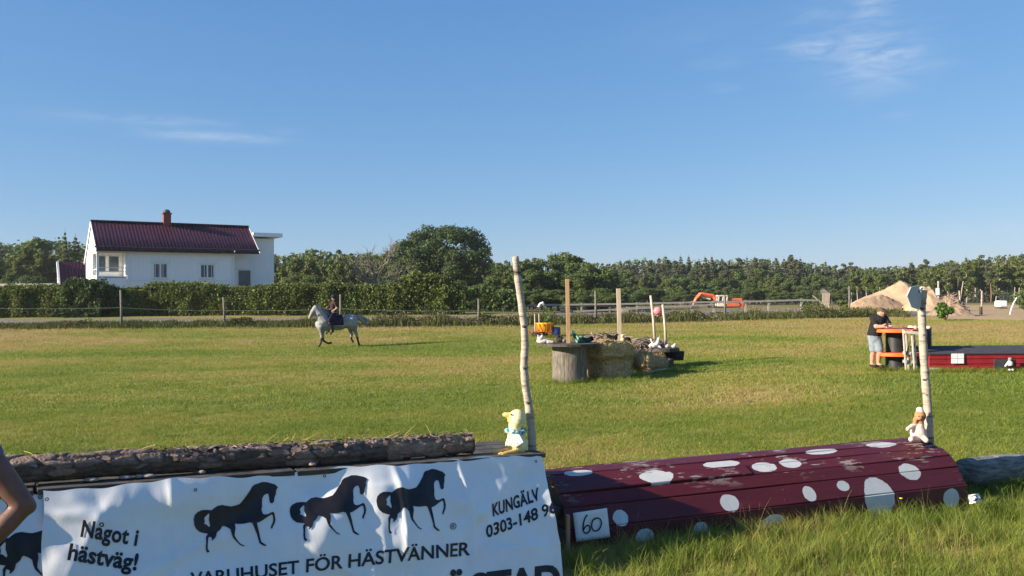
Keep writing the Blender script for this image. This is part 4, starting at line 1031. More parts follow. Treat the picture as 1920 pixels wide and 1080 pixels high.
b1 = bp(1141, .75); bale(b1, (1.10, .78, .55), RZ-.12, 'lower straw bale pressed against the big cable spool', 3)
bale(b1+Vector((-.02, 0, .53)), (1.34, 1.0, .40), RZ-.06, 'sagging upper straw bale lying on the bale by the spool', 8, .02, .10, .42)
b3 = bp(1213, 2.5); bale(b3+Vector((0, 0, .09)), (1.12, .74, .43), RZ-.1, 'loose golden straw bale between the stacked bales and the low stand', 12, .10, .16, .40)
bale(b3+Vector((.05, -.1, -.05)), (.9, .56, .18), RZ-.1, 'flattened grey bale under the loose golden one', 14)
# brush behind the bales
def brush(px0, px1, Y, z0, z1, label, seed, n=420):
    a = on(px0, Y); b = on(px1, Y); c = (a+b)/2; o = thing('brushwood', c, label, 'brushwood'); r = random.Random(seed); mb = MB(); hw = (b.x-a.x)/2
    for i in range(n):
        p = Vector((r.uniform(-hw, hw), r.uniform(-.45, .45), r.uniform(z0*.5, z1))); d = Vector((r.uniform(-1, 1), r.uniform(-.6, .6), r.uniform(-.4, .5))).normalized()*r.uniform(.12, .32)
        if p.z+abs(d.z) > z1+.08: p.z -= .1
        mb.tube([p-d, p+Vector((0, 0, .02)), p+d], [.014, .012, .006], 4, False)
    tag(mb.build('twig', MT['twig'], o), kind='stuff')
    MB().box((0, 0, z1*.4), (hw*1.9, .7, z1*.8)).build('rail_base', MT['darkboard'], o)
brush(1100, 1168, S1.y+2.1, .6, 1.06, 'bed of pale brushwood behind the big cable spool', 5)
brush(1183, 1240, S1.y+3.6, .4, .86, 'bed of brushwood leading up to the low dark stand', 6, 380)
board_post(1163.5, 655, 1159.5, 541, S1.y+1.5, 7.8, 'tall bleached plank standing behind the stacked straw bales', MT['palewood'], gz(3, S1.y))
p = at(1168, 637, S1.y+1.0); p.z -= .05
plush('plush_toy', p, 'small cream plush at the foot of the tall bleached plank', 'plush toy', [('e', (0, 0, .05), (.07, .06, .08), 0), ('e', (-.01, -.02, .15), (.055, .05, .05), 0), ('c', (.03, -.03, .18), .02, (.07, -.03, .19), .015, 0)], [(.62, .50, .30)])
p = at(1178, 648, S1.y+1.0)
plush('plush_toy', p, 'black shaggy plush slumped on the end of the upper bale', 'plush toy', [('e', (0, 0, .05), (.10, .09, .12), 0), ('e', (-.02, -.03, .15), (.09, .08, .08), 0)], [(.014, .011, .011)])
p = at(1150, 637, S1.y+1.55)
plush('plush_toy', p, 'black plush dog lying on the brushwood before the bleached plank', 'plush toy', [('e', (0, 0, .04), (.15, .1, .08), 0), ('e', (-.12, -.02, .08), (.07, .06, .07), 0), ('c', (.08, -.03, .10), .05, (.13, -.04, .15), .04, 0)], [(.016, .013, .014)])
# second low stand
k2 = ppm(S2.y); H2 = at(1243, 652, S2.y).z-S2.z
st = thing('low_stand', S2, 'low dark round stand at the far end of the straw bales', 'stand')
MB().lathe([(.0, H2-.10), (.45, H2-.10), (.45, H2), (0, H2)], n=28).build('top', MT['darkboard'], st)
MB().tube([(.32, .1, H2-.11), (.32, .1, H2-.36)], [.30, .27], 20).build('tyre', MT['rubber'], st)
MB().lathe([(.13, -.1), (.125, .2), (.13, H2-.3)], n=12).build('stump', MT['greywood'], st, True, loc=(.17, 0, 0))
MB().bar((-.12, .2, 0), (-.38, .1, H2-.1), .06, .05).build('leg', MT['palewood'], st); MB().bar((.02, -.25, 0), (-.16, -.1, H2-.1), .05, .05).build('leg', MT['bluecloth'], st)
T2 = S2.z+H2
for px0, px1, pyt, dy, lb in ((1228, 1220, 554, .15, 'taller of two thin peeled poles on the low dark stand'), (1248.5, 1242.5, 571, -.1, 'shorter of two thin peeled poles on the low dark stand')):
    b = on_top(px0, S2.y+dy, T2); t = at(px1, pyt, S2.y+dy); o = thing('pole', b, lb, 'pole'); d = t-b
    MB().tube([(0, 0, 0), d*.5+Vector((.02, 0, 0)), d], [.042, .038, .034], 8).build('shaft', MT['palewood'], o, True)
p = on_top(1228, S2.y-.2, T2)
plush('plush_toy', p, 'white plush unicorn sitting at the foot of the taller peeled pole', 'plush toy',
      [('e', (-.05, 0, .07), (.14, .09, .08), 0), ('c', (.03, -.02, .10), .06, (.10, -.03, .22), .045, 0), ('e', (.09, -.06, .26), (.05, .07, .05), 0), ('c', (.10, -.02, .29), .015, (.13, -.01, .37), .006, 0), ('c', (.10, -.05, .05), .03, (.15, -.07, .02), .025, 0), ('c', (-.12, 0, .25), .03, (-.07, -.02, .13), .02, 0)], [(.72, .68, .64)])
for px, lb in ((1250, 'small white ball toy on the low dark stand'), (1263, 'round white toy at the outer rim of the low dark stand')):
    p = on_top(px, S2.y-.15, T2); plush('plush_toy', p, lb, 'plush toy', [('e', (0, 0, .05), (.085, .07, .06), 0), ('e', (.03, -.02, .10), (.04, .04, .035), 0)], [(.62, .58, .54)])
p = at(1233.5, 583, S2.y+.05); o = thing('balloon', p, 'pink balloon tied to the taller peeled pole', 'balloon')
MB().ell((0, 0, 0), (.125, .11, .12), 18).build('skin', MT['pink'], o, True); MB().tube([(0, 0, -.118), (0, 0, -.15)], [.012, .02], 8).tube([(0, 0, -.15), (-.1, .08, -.12)], .004, 5).build('knot', MT['pink'], o)
a = gp(1206, 704); b = gp(1263, 694); o = thing('fallen_stick', a, 'peeled white stick lying in the shaded grass below the bales', 'stick')
MB().tube([(0, 0, .04), (b-a)*.5+Vector((0, 0, .07)), (b-a)+Vector((0, 0, .05))], [.022, .025, .018], 8).build('shaft', MT['palewood'], o, True)

# ------------------------------------------------------------------ flower stand far out in the field
F0 = gp(1022, 631); k = ppm(F0.y)
def fp(px, py, dy=0): return Vector(((px-1022)/k, dy, (631-py)/k))
o = thing('tyre', F0, 'black car tyre lying under the yellow flower tub', 'tyre'); m_ = MB()
m_.lathe([(.22, .03), (.34, .0), (.40, .06), (.41, .16), (.36, .24), (.24, .24), (.20, .18), (.20, .06), (.22, .03)], fp(1012, 631), 28); m_.build('rubber_ring', MT['rubber'], o, True)
o = thing('blue_barrel', F0+fp(1043, 631), 'small blue plastic barrel beside the black tyre', 'barrel')
MB().lathe([(.17, 0), (.20, .04), (.21, .2), (.215, .22), (.21, .24), (.21, .42), (.18, .47), (0, .48)], n=20).build('body', MT['blue'], o, True); MB().lathe([(.215, .14), (.222, .15), (.215, .16)], n=20).build('hoop', MT['blue'], o)
o = thing('flower_tub', F0+fp(1022, 626), 'bright yellow tub of orange flowers on the black tyre', 'flower tub')
tub = [(.20, .0), (.30, .08), (.40, .30), (.46, .44), (.47, .50), (.42, .50), (.36, .34), (.0, .30)]
MB().lathe(tub, (0, .1, .05), 22).build('tub', MT['yellow'], o, True)
mb = MB()
for i in range(14): a = i/14*6.28; mb.bar((.40*math.cos(a), .1+.40*math.sin(a), .12), (.49*math.cos(a), .1+.49*math.sin(a), .52), .05, .02)
mb.build('basket_rib', MT['orange'], o)
rs = np.random.default_rng(3); P = np.stack([rs.normal(-.18, .32, 260), rs.normal(-.15, .2, 260), np.abs(rs.normal(.04, .09, 260))], 1); tag(link('orange_flowers', leaf_mesh('orange_flowers', P, .07, 4, .5), mat('orange_petals', (.45, .12, .05), rough=.8, island=.5), o), kind='stuff')
P = np.stack([rs.normal(.12, .14, 200), rs.normal(.1, .12, 200), .5+rs.random(200)*.75], 1); tag(link('green_leaves', leaf_mesh('tub_leaves', P, .13, 5, .1, .35), MT['leaf_bush'], o), kind='stuff')
for px in (1003, 1011): MB().tube([fp(px, 588)-fp(1022, 626), fp(px+.5, 626)-fp(1022, 626)], .03, 8).build('support_stake', MT['palewood'], o)
MB().tube([fp(1010, 576)-fp(1022, 626), fp(1013, 570)-fp(1022, 626), fp(1018, 567)-fp(1022, 626), fp(1020, 572)-fp(1022, 626)], .06, 8).build('white_bow', MT['trim'], o, True)

# ------------------------------------------------------------------ leaning man and his orange table
TB = gp(1678, 695); TB = on(1680, TB.y); k = ppm(TB.y)
def tp(px, py, dy=0): return Vector(((px-1680)/k, dy, at(px, py, TB.y).z-TB.z))
tb_ = thing('spool_table', TB, 'standing table of two orange discs and black drums beside the leaning man', 'table')
zt, zm = tp(0, 617).z, tp(0, 661).z; zt = at(1680, 616, TB.y).z-TB.z; zm = at(1680, 660, TB.y).z-TB.z
def disc(z, r, nm, th=.07): MB().lathe([(0, z-th), (r-.01, z-th), (r, z-th+.01), (r, z-.01), (r-.01, z), (0, z)], n=48).build(nm, MT['orange'], tb_)
disc(zt, .60, 'top_disc', .085); disc(zm, .57, 'lower_disc', .085)
def drum(z0, z1, r, nm):
    prof = [(r*.98, z0)]; n = 9
    for i in range(n+1):
        z = z0+(z1-z0)*i/n; prof += [(r, z), (r*.985, z+(z1-z0)/n*.25)]
    MB().lathe(prof+[(0, z1)], (-.0, 0, 0), 40).build(nm, MT['black'], tb_, True)
drum(zm+.002, zt-.087, .255, 'upper_drum'); drum(-.1, zm-.087, .265, 'lower_drum')
MB().box((.12, -.35, zt+.02), (.22, .14, .02), Matrix.Rotation(.4, 3, 'Z')).build('dark_slate', MT['black'], tb_)
MT['whitebar'] = mat('whitewashed_wood', (.50, .46, .40), (.66, .62, .56), 6, .7)
# folded trestle of pale bars
tr2 = thing('folding_trestle', on(1712, TB.y-.62), 'folded pale wooden trestle leaning against the orange table', 'trestle')
kk = ppm(TB.y-.62); tx = lambda px, py, dy=0: Vector(((px-1712)/kk, dy, max(0, (697-py)/kk)))
for (x0, y0, x1, y1, dy) in ((1697, 692, 1692.5, 616, 0), (1705, 696, 1700, 619, .08), (1713, 694, 1708.5, 618, 0), (1720, 692, 1717, 620, .10)):
    MB().bar(tx(x0, y0, dy), tx(x1, y1, dy), .032, .025, (0, 1, 0)).build('bar', MT['whitebar'], tr2)
for y, dy in ((621, -.03), (660, .04), (676, .05)): MB().bar(tx(1693.5, y, dy), tx(1719, y+2, dy), .03, .07).build('cross_piece', MT['whitebar'], tr2)
for x0, y0, x1, y1 in ((1699, 665, 1710, 630), (1704, 680, 1716, 640)): MB().bar(tx(x0, y0, .04), tx(x1, y1, .04), .03, .03, (0, 1, 0)).build('brace', MT['greywood'], tr2)
rg = thing('rag', TB+tp(1712, 616, -.25), 'crumpled cream rag on the edge of the orange table', 'cloth')
rm_ = MB(); rr = random.Random(4)
for i in range(9): rm_.ell((rr.uniform(-.22, .28), rr.uniform(-.08, .08), rr.uniform(.0, .05)), (rr.uniform(.04, .09), .06, .045), 10)
blob(rm_, 'rag', mat('cream_rag', (.62, .52, .40), (.72, .63, .5), 12, .95), rg, .014, 2)
bd = thing('black_drum', on(1734, TB.y+.25), 'tall black drum standing behind the birch pole with the sign', 'drum')
hd_ = (697-616)/k; MB().lathe([(.13, 0), (.14, hd_*.5), (.145, hd_*.98), (.13, hd_), (0, hd_)], n=22).build('body', MT['black'], bd, True); MB().lathe([(.15, hd_*.95), (.155, hd_*.97), (.15, hd_*.99)], n=22).build('rim', MT['black'], bd)

# the man: forearms on the table, weight on one leg, cap tilted down
MY = TB.y-.10; mbase = on(1643, MY); k = ppm(MY); mz = mbase.z
def mp(px, py, dy=0):
    return Vector(((px-1643)/k, dy, at(1643, py, MY).z-mz))
zf = mp(0, 689).z
man = thing('person', mbase, 'man in a black shirt, shorts and olive cap leaning on the orange table', 'person')
b = MB()
hip = mp(1641.5, 632, .1); chest = mp(1648, 601, .03); 
b.cap(hip, .155, mp(1643.5, 617, .06), .15); b.cap(mp(1643.5, 617, .06), .155, chest, .165); b.ell(mp(1648.5, 597.5, .03), (.22, .15, .10), 14)
b.cap(mp(1649, 594.5, 0), .06, mp(1650, 591, -.02), .06); b.ell(mp(1650.2, 585.8, -.04), (.085, .10, .118), 16); b.ell(mp(1652.4, 587, -.135), (.018, .026, .024), 8); b.ell(mp(1651.6, 590.6, -.09), (.055, .05, .045), 10)
for s_ in (-1, 1): b.ell(mp(1650.2+s_*5.6, 586.3, -.02), (.016, .03, .035), 8)
shL, shR = mp(1637.5, 597.5, .0), mp(1659.5, 597, .02); elL, elR = mp(1637.8, 612.2, -.14), mp(1663.8, 611.2, -.12); haL, haR = mp(1656.5, 611.0, -.33), mp(1651.5, 608.6, -.28)
for sh_, el, ha in ((shL, elL, haL), (shR, elR, haR)):
    b.cap(sh_, .068, el, .052); b.cap(el, .052, ha, .034)
    d = (ha-el).normalized(); b.cap(ha, .035, ha+d*.06, .030)
    sd_ = d.cross(Vector((0, 0, 1))).normalized()
    for q in range(4): b.cap(ha+d*.05+sd_*(q-1.5)*.019, .0125, ha+d*(.115+.012*(q in (1, 2)))+sd_*(q-1.5)*.021-Vector((0, 0, .018)), .010)
    b.cap(ha+d*.02+sd_*.03, .014, ha+d*.07+sd_*.06, .011)
kL, kR = mp(1637, 660, .02), mp(1645.5, 660, -.10); aL, aR = mp(1634.8, 684.5, .06), mp(1645, 683, .0)
for h_, kn, an_ in ((mp(1639, 634, .08), kL, aL), (mp(1645, 634, .06), kR, aR)):
    b.cap(h_, .105, kn, .062); b.cap(kn+Vector((0, 0, 0)), .060, kn.lerp(an_, .35)+Vector((0, .025, 0)), .062); b.cap(kn.lerp(an_, .35)+Vector((0, .02, 0)), .060, an_, .04)
    b.cap(an_, .04, Vector((an_.x+.02, an_.y-.16, zf+.045)), .04)
def mcol(c):
    if c.z > mp(0, 583).z and c.y > -.02: return (.10, .07, .05)
    if abs(c.x-mp(1651.6, 0).x) < .06 and mp(0, 593).z < c.z < mp(0, 589.2).z and c.y < -.06: return (.30, .19, .14)
    return (.52, .26, .19)
blob(b, 'body', MT['figure'], man, .013, 3, mcol)
s = MB(); s.cap(mp(1641.8, 627, .1), .172, mp(1643.5, 617, .06), .168); s.cap(mp(1643.5, 617, .06), .172, chest, .182); s.ell(mp(1648.5, 597.8, .03), (.235, .165, .105), 14)
for sh_, el in ((shL, elL), (shR, elR)): s.cap(sh_, .085, sh_.lerp(el, .62), .076)
s.cap(mp(1649, 596, .0), .075, mp(1649.4, 594.5, -.01), .07)
blob(s, 'shirt', MT['blackcloth'], man, .016, 3)
s = MB(); s.cap(mp(1641.3, 632, .1), .168, mp(1641.8, 637, .08), .160)
for h_, kn in ((mp(1639, 636, .08), kL), (mp(1645, 636, .06), kR)): s.cap(h_, .122, h_.lerp(kn, .82), .098)
blob(s, 'shorts', MT['bluecloth'], man, .016, 3)
s = MB(); s.ell(mp(1650, 582, -.03), (.098, .112, .075), 14); s.ell(mp(1652.6, 583.6, -.15), (.075, .085, .016), 12)
blob(s, 'cap', MT['capcloth'], man, .010, 2)
for an_ in (aL, aR):
    s = MB(); s.cap(Vector((an_.x, an_.y+.02, zf+.05)), .048, Vector((an_.x+.02, an_.y-.18, zf+.04)), .042); blob(s, 'shoe', MT['rubber'], man, .012, 2)
MB().lathe([(.038, -.008), (.044, 0), (.038, .012)], n=16).build('watch', MT['trim'], man, True, loc=elL.lerp(haL, .78)).rotation_euler = (0, R(90), R(-30))

# ------------------------------------------------------------------ red box jump
RJ = gp(1743, 698); k = ppm(RJ.y); z0 = gz(RJ.x, RJ.y)
def jp(px, py): p = at(px, py, RJ.y); return p.x, p.z
rj = thing('red_jump', Vector((RJ.x, RJ.y, z0)), 'long red plank box jump with a dark felt top', 'jump')
ztop = at(1830, 664.5, RJ.y).z-z0; zA = at(1830, 673, RJ.y).z-z0; zB = at(1830, 682.5, RJ.y).z-z0; LN = 5.2
for zlo, zhi, dy in ((zA+.006, ztop, -.006), (zB+.006, zA-.006, 0), (.10, zB-.006, .004), (-.08, .094, 0)):
    MB().box((LN/2, dy+.015, (zlo+zhi)/2), (LN, .03, zhi-zlo)).build('plank', MT['red'], rj, bevel=.004)
MB().box((LN/2, .9, ztop/2), (LN, .03, ztop+.1)).build('back_plank', MT['red'], rj)
for x in (.02, LN-.02): MB().box((x, .46, ztop/2-.03), (.03, .84, ztop-.02)).build('end_board', MT['red'], rj)
rise = .13
MB().add([(-.03, -.03, ztop+.004), (LN+.03, -.03, ztop+.004), (LN+.03, .95, ztop+rise), (-.03, .95, ztop+rise), (-.03, -.03, ztop+.03), (LN+.03, -.03, ztop+.03), (LN+.03, .95, ztop+rise+.03), (-.03, .95, ztop+rise+.03)],
         [(3, 2, 1, 0), (4, 5, 6, 7), (0, 1, 5, 4), (1, 2, 6, 5), (2, 3, 7, 6), (3, 0, 4, 7)]).build('felt_top', MT['felt'], rj)
def jloc(px, py): x, z = jp(px, py); return x-RJ.x, z-z0
def flat_sheet(name, x0, py0, x1, py1, m, label, cat, y=-.03, parent=None, th=.006):
    a = jloc(x0, py0); b_ = jloc(x1, py1); mb = MB().box(((a[0]+b_[0])/2, y, (a[1]+b_[1])/2), (b_[0]-a[0], th, a[1]-b_[1]))
    return mb, a, b_
sg = thing('number_board', Vector((RJ.x, RJ.y, z0)), 'white square of four panels on the red box jump', 'sign')
for cx0, cx1 in ((1782.5, 1794), (1794.6, 1806)):
    for cy0, cy1 in ((662.8, 672), (672.6, 681.3)):
        flat_sheet('', cx0, cy0, cx1, cy1, None, '', '', -.030)[0].build('panel', MT['paper'], sg)
pl_ = thing('paper_sheet', Vector((RJ.x, RJ.y, z0)), 'white paper low on the end of the red box jump in the grass', 'paper')
flat_sheet('', 1742, 689.5, 1760, 697, None, '', '', -.03)[0].build('sheet', MT['paper'], pl_)
a = jloc(1863, 673); b_ = jloc(1898, 698); MB().box(((a[0]+b_[0])/2, -.020, (a[1]+b_[1])/2), (b_[0]-a[0], .022, a[1]-b_[1])).build('dark_panel', MT['felt'], rj)
p = Vector((RJ.x+jloc(1878, 0)[0], RJ.y-.14, z0+.04))
plush('plush_toy', p, 'black and white plush badger hanging before the dark panel of the red box jump', 'plush toy',
      [('e', (0, 0, .16), (.075, .06, .08), 0), ('e', (0, -.01, .27), (.05, .045, .05), 2), ('c', (-.03, 0, .12), .03, (-.035, -.02, .03), .028, 1), ('c', (.03, 0, .12), .03, (.035, -.02, .03), .028, 1),
       ('c', (-.05, -.01, .18), .028, (-.12, -.02, .11), .022, 0), ('c', (.05, -.01, .20), .028, (.11, -.02, .25), .022, 1), ('e', (-.035, -.05, .02), (.03, .04, .025), 0), ('e', (.035, -.05, .02), (.03, .04, .025), 0)], [(.78, .76, .72), (.02, .02, .02), (.25, .25, .26)])
# ------------------------------------------------------------------ dotted red roll-top jump
CF = gp(1070, 1032); CB = at(1815, 939, 9.05)
CF = Vector((CF.x, CF.y, 0)); CB = Vector((CB.x, CB.y, 0))
cu = (CB-CF); CL = cu.length; cu.normalize(); cw = Vector((-cu.y, cu.x, 0))
prof = [(0, -.15), (.016, .162), (.125, .322), (.215, .422), (.345, .484), (.455, .532), (.60, .552), (.745, .532), (.855, .484), (.985, .422), (1.075, .322), (1.184, .162), (1.2, -.15)]
coop = thing('roll_top_jump', Vector((CF.x, CF.y, 0)), 'dark red rounded plank jump with white dots and flaking paint', 'jump', None, math.atan2(cu.y, cu.x))
arc = [0]
for (a, b), (c_, d_) in zip(prof, prof[1:]): arc.append(arc[-1]+math.hypot(c_-a, d_-b))
def coop_uv(px, py):
    """where a pixel ray meets the plank skin: (distance along, arc length)"""
    d = ray(px, py); o = CAM; best = None
    for i in range(len(prof)-1):
        P0 = CF+cw*prof[i][0]+Vector((0, 0, prof[i][1])); P1 = CF+cw*prof[i+1][0]+Vector((0, 0, prof[i+1][1]))
        e = (P1-P0); nn = cu.cross(e).normalized(); den = d.dot(nn)
        if abs(den) < 1e-9: continue
        t = (P0-o).dot(nn)/den; h = o+d*t-P0; u_ = h.dot(cu); v_ = h.dot(e)/e.length
        if -.01 <= v_ <= e.length+.01 and -.3 < u_ < CL+.3 and (best is None or t < best[0]): best = (t, u_, arc[i]+v_)
    return best
dots = [(1230, 896, 31, 14), (1163, 971, 14.5, 15), (1208, 1008, 17, 18), (1368, 943, 17, 17), (1313, 994, 14, 16), (1452, 990, 25, 26), (1432, 876, 22, 10), (1482, 869, 19, 9), (1352, 870, 34, 6.5),
        (1517, 926, 11.5, 15), (1580, 911.5, 11, 10.5), (1649, 931, 27.5, 38), (1706, 884, 18.5, 17), (1783, 934, 15, 18), (1540, 847.5, 28, 4.2), (1652, 834.5, 26, 4.6), (1085, 887, 26, 4.5)]
ell_ = []
for (x, y, rx, ry) in dots:
    c0 = coop_uv(x, y); a, b2 = coop_uv(x-rx*.7, y+.7*rx*.09), coop_uv(x+rx*.7, y-.7*rx*.09); c2, d2 = coop_uv(x, y-ry*.7), coop_uv(x, y+ry*.7)
    if not all((c0, a, b2, c2, d2)): continue
    ell_.append((c0[1], c0[2], abs(b2[1]-a[1])/1.4, abs(d2[2]-c2[2])/1.4))
# painted boards: red paint, white dots, paint flaking off where rain lies (upper boards)
m = bpy.data.materials.new('dotted_flaking_red_paint'); m.use_nodes = True; n_ = m.node_tree.nodes; l_ = m.node_tree.links; bs = n_['Principled BSDF']
uvn = n_.new('ShaderNodeUVMap'); uvn.uv_map = 'uv'; sp = n_.new('ShaderNodeSeparateXYZ'); l_.new(uvn.outputs[0], sp.inputs[0])
def mm(op, a, b=None, c=None, cl=False):
    q = n_.new('ShaderNodeMath'); q.operation = op; q.use_clamp = cl
    for i, x in enumerate((a, b, c)):
        if x is None: continue
        if isinstance(x, (int, float)): q.inputs[i].default_value = x
        else: l_.new(x, q.inputs[i])
    return q.outputs[0]
def nois(sc, det, st=(1, 1, 1), rough=.6):
    mp_ = n_.new('ShaderNodeMapping'); mp_.inputs['Scale'].default_value = st; l_.new(uvn.outputs[0], mp_.inputs['Vector'])
    q = n_.new('ShaderNodeTexNoise'); q.inputs['Scale'].default_value = sc; q.inputs['Detail'].default_value = det; q.inputs['Roughness'].default_value = rough; l_.new(mp_.outputs[0], q.inputs['Vector']); return q.outputs['Fac']
wob = mm('MULTIPLY', mm('SUBTRACT', nois(8, 7, (1, 1, 1), .72), .5), 1.05); dm = None
for (u0, v0, ru, rv) in ell_:
    du = mm('DIVIDE', mm('SUBTRACT', sp.outputs[0], u0), ru); dv = mm('DIVIDE', mm('SUBTRACT', sp.outputs[1], v0), rv)
    q = mm('ADD', mm('MULTIPLY', du, du), mm('MULTIPLY', dv, dv)); s_ = mm('LESS_THAN', mm('ADD', q, wob), 1.0)
    dm = s_ if dm is None else mm('MAXIMUM', dm, s_)
def rgb(fac, a, b):
    q = n_.new('ShaderNodeMixRGB'); l_.new(fac, q.inputs[0])
    for i, x in ((1, a), (2, b)):
        if isinstance(x, tuple): q.inputs[i].default_value = (*x, 1)
        else: l_.new(x, q.inputs[i])
    return q.outputs[0]
redv = rgb(mm('MULTIPLY', mm('SUBTRACT', nois(2.5, 5, (1, 6, 1)), .25), 2, None, True), (.080, .0095, .0145), (.120, .016, .021))
wht = rgb(nois(9, 4), (.50, .50, .48), (.66, .66, .64))
paint = rgb(dm, redv, wht)
top = mm('MULTIPLY', mm('SUBTRACT', sp.outputs[1], arc[2]+.02), 7, None, True)
pn = nois(6.5, 9, (.7, 4.2, 1), .72); pn2 = nois(1.3, 3, (1, 2, 1)); pn3 = nois(2.2, 2)
peel = mm('MULTIPLY', top, mm('GREATER_THAN', mm('ADD', mm('MULTIPLY', pn, .62), mm('MULTIPLY', pn2, .5)), .632), None, True)
bare = rgb(nois(30, 6, (1, 12, 1)), (.17, .135, .125), (.40, .345, .33))
l_.new(rgb(peel, paint, bare), bs.inputs['Base Color'])
l_.new(mm('ADD', mm('MULTIPLY', peel, .35), .48), bs.inputs['Roughness']); bs.inputs['Specular IOR Level'].default_value = .32
hgt_n = mm('SUBTRACT', mm('MULTIPLY', nois(18, 5, (1, 8, 1)), .35), mm('MULTIPLY', peel, .5))
bp_ = n_.new('ShaderNodeBump'); bp_.inputs['Strength'].default_value = .55; bp_.inputs['Distance'].default_value = .004; l_.new(hgt_n, bp_.inputs['Height']); l_.new(bp_.outputs[0], bs.inputs['Normal'])
MT['dotted'] = m
rr = random.Random(12)
q_ = coop_uv(1406, 887); SHORT = (max(i for i in range(len(arc)) if arc[i] <= q_[2]), q_[1]); print('short board', SHORT)
for i in range(len(prof)-1):
    (a, za), (b, zb) = prof[i], prof[i+1]; ln = math.hypot(b-a, zb-za); dx, dz = (b-a)/ln, (zb-za)/ln; nx_, nz_ = -dz, dx
    gap = .006; A0_, B0_ = gap*.5, ln-gap*.5
    off = rr.uniform(-.004, .004); sg_ = 26; e0, e1 = rr.uniform(-.012, .012), CL+rr.uniform(-.015, .015); bm = bmesh.new(); rows = []
    if i == SHORT[0]: segs = [(e0, SHORT[1]), (SHORT[1]+.02, e1)]   # one board is broken short
    else: segs = [(e0, e1)]
    for si, (s0, s1) in enumerate(segs):
        bm = bmesh.new(); uvl = bm.loops.layers.uv.new('uv'); info = {}
        rows = []
        lift = .014 if (i == SHORT[0] and si == 0) else 0
        for j in range(sg_+1):
            u_ = s0+(s1-s0)*j/sg_; bow = .004*math.sin(u_*2.1+i*1.7)+off+lift; row = []
            for (t, h) in ((A0_, 0), (A0_+.006, .006), (B0_-.006, .006), (B0_, 0), (B0_, -.024), (A0_, -.024)):
                hh = h+bow; w_ = a+dx*t+nx_*hh; z_ = za+dz*t+nz_*hh
                v = bm.verts.new((u_, w_, z_)); info[v] = (u_, arc[i]+t); row.append(v)
            rows.append(row)
        for j in range(sg_):
            for q in range(6): bm.faces.new((rows[j][q], rows[j][(q+1) % 6], rows[j+1][(q+1) % 6], rows[j+1][q]))
        bm.faces.new(rows[0]); bm.faces.new(rows[-1][::-1])
        bmesh.ops.recalc_face_normals(bm, faces=bm.faces)
        for f in bm.faces:
            for lp in f.loops: lp[uvl].uv = info[lp.vert]
        me = bpy.data.meshes.new('plank'); bm.to_mesh(me); bm.free(); link('plank', me, MT['dotted'], coop)
nb_ = MB()
for i in range(1, len(prof)-2):
    (a, za), (b, zb) = prof[i], prof[i+1]; ln = math.hypot(b-a, zb-za); dx, dz = (b-a)/ln, (zb-za)/ln
    for u_ in (.05, .075, CL/2-.01, CL/2+.015, CL-.07, CL-.045):
        for t in (.25, .75):
            if rr.random() < .8: nb_.ell((u_+rr.uniform(-.01, .01), a+dx*ln*t-dz*.0045, za+dz*ln*t+dx*.0045), .005, 6)
tag(nb_.build('nail_head', MT['steel'], coop), kind='stuff')
for u_ in (.045, CL/2, CL-.045):
    pl = [(w_*.955+.027, max(z_, -.14)-.028 if z_ > 0 else z_) for w_, z_ in prof]
    mb = MB(); n2 = len(pl); mb.add([(u_-.02, w_, z_) for w_, z_ in pl]+[(u_+.02, w_, z_) for w_, z_ in pl], [tuple(range(n2)), tuple(range(2*n2-1, n2-1, -1))]+[(i, i+n2, (i+1) % n2+n2, (i+1) % n2) for i in range(n2)])
    mb.build('rib_board', MT['darkboard'], coop)
MB().box((-.030, -.010, .13), (.03, .03, .34)).build('corner_batten', MT['newwood'], coop)
MB().box((-.03, .55, .10), (.03, 1.05, .11)).build('end_board', MT['darkboard'], coop); MB().box((-.03, .58, .27), (.03, .85, .11)).build('end_board', MT['darkboard'], coop)

def crop_dir(u, v, lift=.012):
    """point on the front boards of the roll-top (u along, z up)"""
    return CF+cu*u-cw*lift+Vector((0, 0, v))
def on_front(px, py, lift):
    d = ray(px, py); nn = -cw; P0 = CF+nn*lift; t = (P0-CAM).dot(nn)/d.dot(nn); return CAM+d*t
def strokes(paths, wid, lift, name, parent, surf):
    mb = MB()
    for path in paths:
        pts = [Vector((x, y, 0)) for x, y in path]
        for a, b in zip(pts, pts[1:]):
            d = (b-a); n = Vector((-d.y, d.x, 0)).normalized()*wid/2; e_ = d.normalized()*wid*.3
            mb.add([surf(q.x, q.y, lift) for q in (a-n-e_, b-n+e_, b+n+e_, a+n-e_)], [(0, 1, 2, 3)])
    return mb.build(name, MT['ink'], parent)
def curve(ctrl, n=10):
    out = []
    P_ = [ctrl[0]]+ctrl+[ctrl[-1]]
    for i in range(1, len(P_)-2):
        for k_ in range(n):
            t = k_/n; p0, p1, p2, p3 = P_[i-1:i+3]
            out.append(tuple(.5*((2*p1[j])+(-p0[j]+p2[j])*t+(2*p0[j]-5*p1[j]+4*p2[j]-p3[j])*t*t+(-p0[j]+3*p1[j]-3*p2[j]+p3[j])*t**3) for j in (0, 1)))
    return out+[ctrl[-1]]
ns = thing('number_sheet', (0, 0, 0), 'white sheet with a handwritten 60 pinned on the front boards of the dotted jump', 'paper')
qd = [(1074.5, 962), (1138, 952.5), (1144, 1007), (1080.5, 1016)]; mb = MB(); G = 8; vs = []
for i in range(G+1):
    for j in range(G+1):
        u_, v_ = i/G, j/G; x = (qd[0][0]*(1-u_)+qd[1][0]*u_)*(1-v_)+(qd[3][0]*(1-u_)+qd[2][0]*u_)*v_; y = (qd[0][1]*(1-u_)+qd[1][1]*u_)*(1-v_)+(qd[3][1]*(1-u_)+qd[2][1]*u_)*v_
        vs.append(on_front(x, y, .017+.004*math.sin(u_*5+v_*3)+.006*(u_ > .9)*(v_ < .2)))
